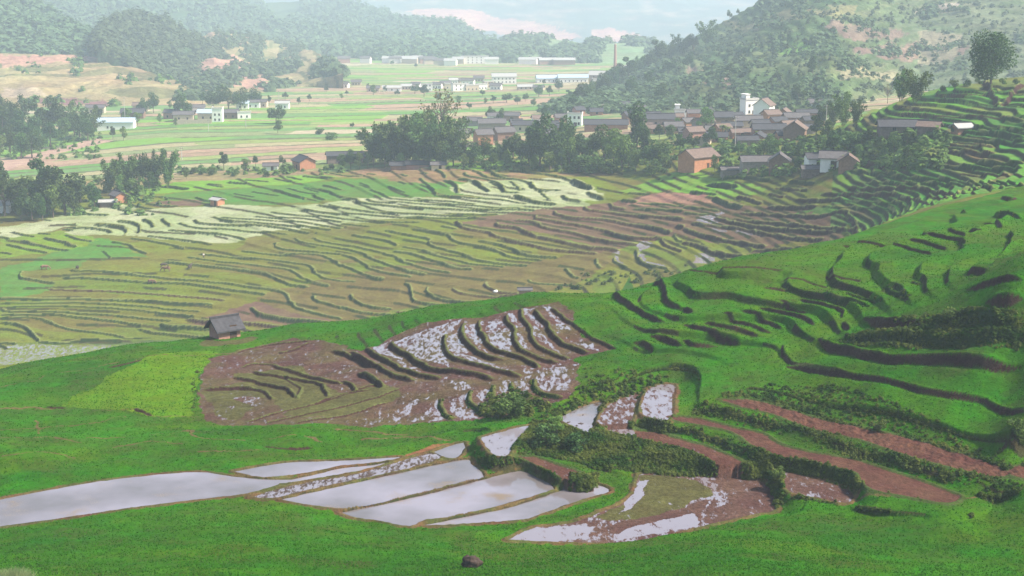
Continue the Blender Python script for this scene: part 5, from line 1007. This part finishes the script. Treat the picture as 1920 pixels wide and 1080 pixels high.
def scatter(P, S, name, mat, label=None, tall=1.0):
    r = np.random.RandomState(len(P)); out = []
    for k in range(6):
        m = np.arange(len(P)) % 6 == k
        if not m.any(): continue
        a = r.rand(m.sum())*6.28; c, s = np.cos(a)[:, None], np.sin(a)[:, None]; B_ = BLOBS[k]; sc_ = S[m][:, None]
        X = P[m, 0][:, None]+(B_[:, 0]*c-B_[:, 1]*s)*sc_; Y = P[m, 1][:, None]+(B_[:, 0]*s+B_[:, 1]*c)*sc_; Z = P[m, 2][:, None]+B_[:, 2]*sc_*tall-sc_*.08
        out.append(np.stack([X, Y, Z], -1).reshape(-1, 3))
    V = np.concatenate(out); me = mesh_np(name, V, np.arange(len(V)).reshape(-1, 4), mat); return link(name, me, kind='stuff')
def fm(scale, thr, seed): return lambda x, y: fbm(x/scale, y/scale*1.8, 3, seed) > thr
for nm, n_, acc, sz, mt in [('forest_hill', 2600, fm(40, -.35, 1), 11, 'wood'), ('cone_hill', 1900, fm(40, -.6, 2), 8, 'wood'), ('forest_ridge', 5600, fm(60, -.45, 3), 13, 'wood'),
    ('lower_slope', 260, fm(30, .35, 4), 6, 'bamboo'), ('middle_slope', 800, fm(30, .0, 5), 8, 'wood'), ('low_spur', 1300, fm(40, -.2, 6), 11, 'wood')]:
    P = hill_points(nm, n_, acc, n_); r_ = np.random.RandomState(n_); scatter(P, sz*(.6+.8*r_.rand(len(P))), 'forest' if n_ > 1000 else 'scrub', ML[mt], tall=1.1)
# right hill: scrub everywhere, dense wood on its lower left flank
wood = lambda x, y: (x < 1290-(y-60)*.35+fbm(x/30, y/20, 3, 2)*60) | (fbm(x/50, y/22, 3, 9) > .12+np.clip((x-1500)/900, 0, .3))
P = hill_points('right_hill', 5200, wood, 77, 1.0); r_ = np.random.RandomState(3); scatter(P, 4.6*(.5+1.0*r_.rand(len(P))), 'scrub', ML['wood'])
P = hill_points('right_hill', 3000, fm(26, -.15, 12), 78, 1.0); scatter(P, 3.2*(.5+.9*r_.rand(len(P))), 'scrub', ML['wood'])
# the skyline trees of the right hill, each its own
def hill_at(name, px, py):
    h = HILLS[name]; j = int(np.argmin(np.abs(h['px']-px))); col_ = (h['TT'][:, j] >= 0) & (h['TT'][:, j] <= 1.0)
    z = h['Z'][:, j]; y = h['Y'][:, j]; a, b = ray(px, py); i = np.where(col_)[0]; d = z[i]/y[i]-b; k = i[int(np.argmin(np.abs(d)))]
    return np.array((h['X'][k, j], y[k], z[k]))
SK = [(1325,84,32,M,.9),(1300,96,66,B,.9),(1278,104,60,M),(1256,112,70,M),(1234,122,74,B),(1215,132,92,B),(1198,142,100,M),(1180,152,106,B),(1163,158,118,B),(1146,168,128,B),(1128,178,140,B),(1110,186,150,M),(1092,194,160,B),(1255,140,104,B),(1185,178,146,B),(1290,130,100,B,.8),(1525,140,103,K_),(1500,190,160,B),(1420,170,150,B),(1220,165,130,B),(1075,205,176,B),(1240,190,160,B),(1460,150,130,B),(1370,140,118,B),(1365,30,20,B,.7),(1382,24,14,B,.6)]
SK.sort(key=lambda q: q[0]); cn = {}
for q in SK:
    k = q[3]; i = cn.get(k, 0); cn[k] = i+1
    far_ = q[2]; Pq = hill_at('right_hill', q[0], q[1])
    pos = f', {ordn(i)} from the left' if sum(1 for z in SK if z[3] == k) > 1 else ''
    tree(q[0], q[1], q[2], k, f'{KINDS[k][0]}{pos} up the left flank of the right hill', 'trees up the flank of the right hill', wide=q[4] if len(q) > 4 else 1.1, at=Pq)
VT = [(950,192,172,B,1.5),(925,194,178,B,1.2),(970,196,180,B,1.2),(880,205,190,B),(905,180,166,B),(795,182,158,B,1.3),(820,190,172,B),(778,176,155,B,1.1),(735,122,112,B,1.1),(780,128,118,B,1.2),(1010,182,162,B,1.2),(1030,180,160,B,1.1),(1048,172,150,B),(860,196,180,L_),(840,190,176,B),(1068,190,168,B,1.2),(1020,160,148,B),(1110,172,156,B),(1090,182,166,B),(700,178,160,L_),(722,172,160,B,1.2),(650,178,168,B),(690,166,156,B),(580,190,176,B),(560,196,182,B),(535,186,170,B),(612,172,160,B),(745,180,166,B),(640,186,176,L_),(910,196,184,L_),(1000,200,186,B),(1050,205,186,B),(985,190,172,B),(1120,200,172,B,1.2),(1085,212,192,B,1.1),(1140,196,170,B),(1040,214,198,B),(618,262,248,U,1.5),(600,252,240,U,1.2),(660,240,228,B),(680,262,246,U,1.3)]
grove('on the valley floor before the distant town', 'trees scattered on the valley floor', VT)
# village gardens: low scrub between the houses
r_ = np.random.RandomState(8); pts_ = []
for (xa, ya, xb, yb, n_) in [(860,282,1250,322,260),(1250,255,1540,300,240),(1540,250,1780,300,200),(0,340,320,404,150),(0,250,190,300,120),(1640,300,1770,318,50),(1350,318,1520,330,40),(330,316,640,328,60),(1500,268,1640,320,70)]:
    q = np.stack([r_.uniform(xa, xb, n_), r_.uniform(ya, yb, n_)], 1); pts_.append(q)
q = np.concatenate(pts_); Pp = np.concatenate([put(a_, b_) for a_, b_ in q])
scatter(Pp, 2.6*(.5+r_.rand(len(Pp))), 'undergrowth', ML['bamboo'])
# river bed at the left
# bank shrubs of the near terraces
rb = np.random.RandomState(31); ctr = []; sz = []
for Pw, h, kind in VEG:
    seg_ = np.hypot(*np.diff(Pw, axis=0).T); Lt = seg_.sum(); dens = dict(v=17, g=3, s=1.0)[kind]; n_ = int(Lt*h*dens)
    if n_ < 1: continue
    s_ = rb.rand(n_)*Lt; cum = np.concatenate([[0], np.cumsum(seg_)]); k = np.clip(np.searchsorted(cum, s_)-1, 0, len(seg_)-1); f = ((s_-cum[k])/seg_[k])[:, None]
    q = Pw[k]*(1-f)+Pw[k+1]*f; d = (Pw[k+1]-Pw[k])/seg_[k][:, None]; nrm = np.stack([-d[:, 1], d[:, 0]], 1); off = rb.normal(size=n_)*(.28*h+.1 if kind != 's' else .18*h); q = q+nrm*off[:, None]
    z = terrain(q[:, 0]/q[:, 1], q[:, 1]); ctr.append(np.stack([q[:, 0], q[:, 1], z], 1)); sz.append(np.full(n_, dict(v=.27, g=.3, s=.28)[kind])*(.4+rb.rand(n_)+1.3*(rb.rand(n_) > .94)))
# the shrubby mound between the ponds
for P0, nn, ss in [([(958,830),(1000,790),(1040,800),(1080,815),(1120,812),(1180,822),(1240,835),(1310,850),(1390,885),(1440,890),(1445,900),(1330,890),(1200,878),(1120,880),(1060,868),(1000,852),(960,850)], 4200, .32),
                   ([(1440,880),(1465,885),(1470,935),(1458,945),(1445,920)], 160, .5), ([(900,760),(960,735),(1000,745),(1040,770),(960,790),(900,785)], 160, .7), ([(1080,735),(1180,700),(1260,690),(1200,740),(1050,800),(1010,790)], 260, .5),
                   ([(1090,690),(1250,700),(1200,735),(1110,740)], 60, .5), ([(1595,630),(1740,590),(1920,610),(1930,660),(1700,655),(1600,650)], 800, .42), ([(1430,715),(1560,720),(1760,790),(1910,830),(1915,855),(1800,835),(1560,770),(1430,740)], 800, .32),
                   ([(358,700),(372,690),(372,780),(360,780)], 50, .4), ([(1080,510),(1300,495),(1250,520),(1040,545)], 50, 1.5)]:
    isf = P0[0] == (1080,510)
    Pw = pick([p[0] for p in P0], [p[1] for p in P0], isf)[:, :2]; x0, y0 = Pw.min(0); x1, y1 = Pw.max(0); q = np.stack([rb.uniform(x0, x1, nn*4), rb.uniform(y0, y1, nn*4)], 1); q = q[in_poly(q[:, 0], q[:, 1], Pw)][:nn]
    z = terrain(q[:, 0]/q[:, 1], q[:, 1]); ctr.append(np.stack([q[:, 0], q[:, 1], z], 1)); sz.append(ss*(.4+1.1*rb.rand(len(q))))
js, is_ = np.nonzero(steep & (LT > -51.6)); k = rb.choice(len(js), min(len(js), 5000), replace=False); js, is_ = js[k], is_[k]
kp = vnoise(GX[js, is_]*.6, GY[js, is_]*.6, 44) > .42; js, is_ = js[kp], is_[kp]
cs_ = np.stack([GX[js, is_], GY[js, is_], H[js, is_]], 1)
ctr = np.concatenate(ctr); sz = np.concatenate(sz)
wat = np.zeros(len(ctr), bool)
for name, lev, kind, wet, isw, R in LEVELW: wat |= in_poly(ctr[:, 0], ctr[:, 1], R)
EX = []
for x0, x1, y0, y1, nn in [(1392, 1448, 868, 896, 260), (1068, 1122, 888, 916, 260), (895, 960, 858, 872, 60)]:
    q = put(rb.uniform(x0, x1, nn), rb.uniform(y0, y1, nn), False); EX.append(q)
EX = np.concatenate(EX)
ctr = np.concatenate([ctr[~wat], cs_, EX]); sz = np.concatenate([sz[~wat], .34*(.5+rb.rand(len(cs_))), .40*(.4+rb.rand(len(EX)))]); print('bank clumps', len(ctr))
scatter(ctr, sz, 'bank_shrubs', ML['bank'])
for x, y, t, k, lb in [(1082,842,812,U,'rounded bluish-green bush, largest on the mound between the flooded fields'),(1018,836,796,U,'dark bush at the left end of the shrubby mound'),(1044,812,782,L_,'small leafy sapling at the top of the shrubby mound'),(965,782,742,U,'dark bush below the central wet terraces'),(1463,900,878,U,'small bush at the corner of the muddy field'),(1905,812,786,U,'bush at the right edge on the shrubby bank'),(1650,806,786,U,'bush in the middle of the upper right bank'),(1790,610,578,U,'large dark bush on the soil bank at the right')]:
    tree(x, y, t, k, lb, 'bushes on the near banks', False, wide=1.1)
# grass blades on the near green fields
rg = np.random.RandomState(41); n_ = 250000; a = rg.uniform(-.40, .40, n_); Y = 100*np.exp(rg.rand(n_)**1.25*math.log(2.3)); 
ia = np.clip(np.round((a-COLA[0])/(COLA[1]-COLA[0])).astype(int), 0, NC-1); iy = np.clip(np.searchsorted(ROWY, Y), 0, NR-1)
ok = green[iy, ia] & NEAR[iy, ia] & ~inside[iy, ia]; dn = fbm(a*Y/3.5, Y/1.6, 3, 33); ok &= dn > rg.uniform(-.9, .45, n_)
a, Y = a[ok], Y[ok]; z = terrain(a, Y); X = a*Y; n_ = len(a); print('blades', n_)
hh = .06+.08*rg.rand(n_)*np.sqrt(Y/110); wv = .05*np.sqrt(Y/110)*(1+rg.rand(n_)); th = rg.rand(n_)*6.28; ln = rg.normal(size=(n_, 2))*.10
Vg = np.stack([np.stack([X-np.cos(th)*wv, Y-np.sin(th)*wv, z-.02], 1), np.stack([X+np.cos(th)*wv, Y+np.sin(th)*wv, z-.02], 1), np.stack([X+ln[:, 0], Y+ln[:, 1], z+hh], 1)], 1).reshape(-1, 3)
link('grass', mesh_np('grass', Vg, np.arange(n_*3).reshape(-1, 3), ML['grassm']), kind='stuff')
# tall pale tuft at the lower left corner
P = pick(28, 1085, False, terrain)[0]; n_ = 900; th = rg.rand(n_)*6.28; rr = rg.rand(n_)**.6*1.1; bx = P[0]+np.cos(th)*rr*1.4; by = P[1]+np.sin(th)*rr; bz = terrain(bx/by, by); hh = (.55+.55*rg.rand(n_))*(1.15-rr*.5); ln = rg.normal(size=(n_, 2))*.25
Vg = np.stack([np.stack([bx-.02, by, bz], 1), np.stack([bx+.02, by, bz], 1), np.stack([bx+ln[:, 0], by+ln[:, 1], bz+hh], 1)], 1).reshape(-1, 3)
link('tall_grass', mesh_np('tall_grass', Vg, np.arange(n_*3).reshape(-1, 3), ML['pale']), None, label='tuft of tall pale grass at the lower left corner', category='grass tuft')
# ---------------------------------------------------------------- camera, light, air
cam = bpy.data.cameras.new('camera'); cam.sensor_width = 36; cam.lens = 36*F/1920; cam.clip_end = 30000; cam.clip_start = 1
co = bpy.data.objects.new('camera', cam); C.objects.link(co); co.rotation_euler = (math.pi/2-PITCH, 0, 0)
bpy.context.scene.camera = co
SUN_EL, SUN_AZ = math.radians(45), math.radians(100)   # azimuth clockwise from the view direction (+y)
w = bpy.data.worlds.new('World'); bpy.context.scene.world = w; w.use_nodes = True; nt = w.node_tree
sky = nt.nodes.new('ShaderNodeTexSky'); sky.sky_type = 'NISHITA'; sky.sun_disc = False; sky.sun_elevation = SUN_EL; sky.sun_rotation = SUN_AZ
sky.dust_density = 2.0; sky.air_density = 1.0
nt.links.new(sky.outputs[0], nt.nodes['Background'].inputs[0]); nt.nodes['Background'].inputs[1].default_value = .10
sl = bpy.data.lights.new('sun', 'SUN'); sl.energy = 4.8; sl.angle = math.radians(5); sl.color = (1, .90, .74)
so = bpy.data.objects.new('sun', sl); C.objects.link(so)
dv = Vector((math.cos(SUN_EL)*math.sin(SUN_AZ), math.cos(SUN_EL)*math.cos(SUN_AZ), math.sin(SUN_EL)))
so.rotation_euler = dv.to_track_quat('Z', 'Y').to_euler()
if HAZE:
    hv = np.array([(x, y, z) for x in (-5200, 5200) for y in (-60, 9800) for z in (-560, 270)], float)
    hf = np.array([(0, 1, 3, 2), (4, 6, 7, 5), (0, 4, 5, 1), (2, 3, 7, 6), (0, 2, 6, 4), (1, 5, 7, 3)])
    hm = bpy.data.materials.new('haze'); hm.use_nodes = True; hn = hm.node_tree; hn.nodes.remove(hn.nodes['Principled BSDF'])
    pv = hn.nodes.new('ShaderNodeVolumePrincipled'); pv.inputs['Color'].default_value = (.70, .85, 1, 1); pv.inputs['Density'].default_value = HAZE
    pv.inputs['Anisotropy'].default_value = 0
    hn.links.new(pv.outputs[0], hn.nodes['Material Output'].inputs['Volume'])
    link('haze', mesh_np('haze', hv, hf, hm), kind='stuff')
sc = bpy.context.scene
sc.view_settings.view_transform = 'Standard'; sc.view_settings.look = 'None'; sc.view_settings.exposure = EXPO; sc.view_settings.gamma = 1
sc.cycles.use_denoising = True
sc.cycles.max_bounces = 6; sc.cycles.volume_bounces = 3; sc.cycles.transparent_max_bounces = 4
sc.cycles.diffuse_bounces = 3; sc.cycles.glossy_bounces = 2
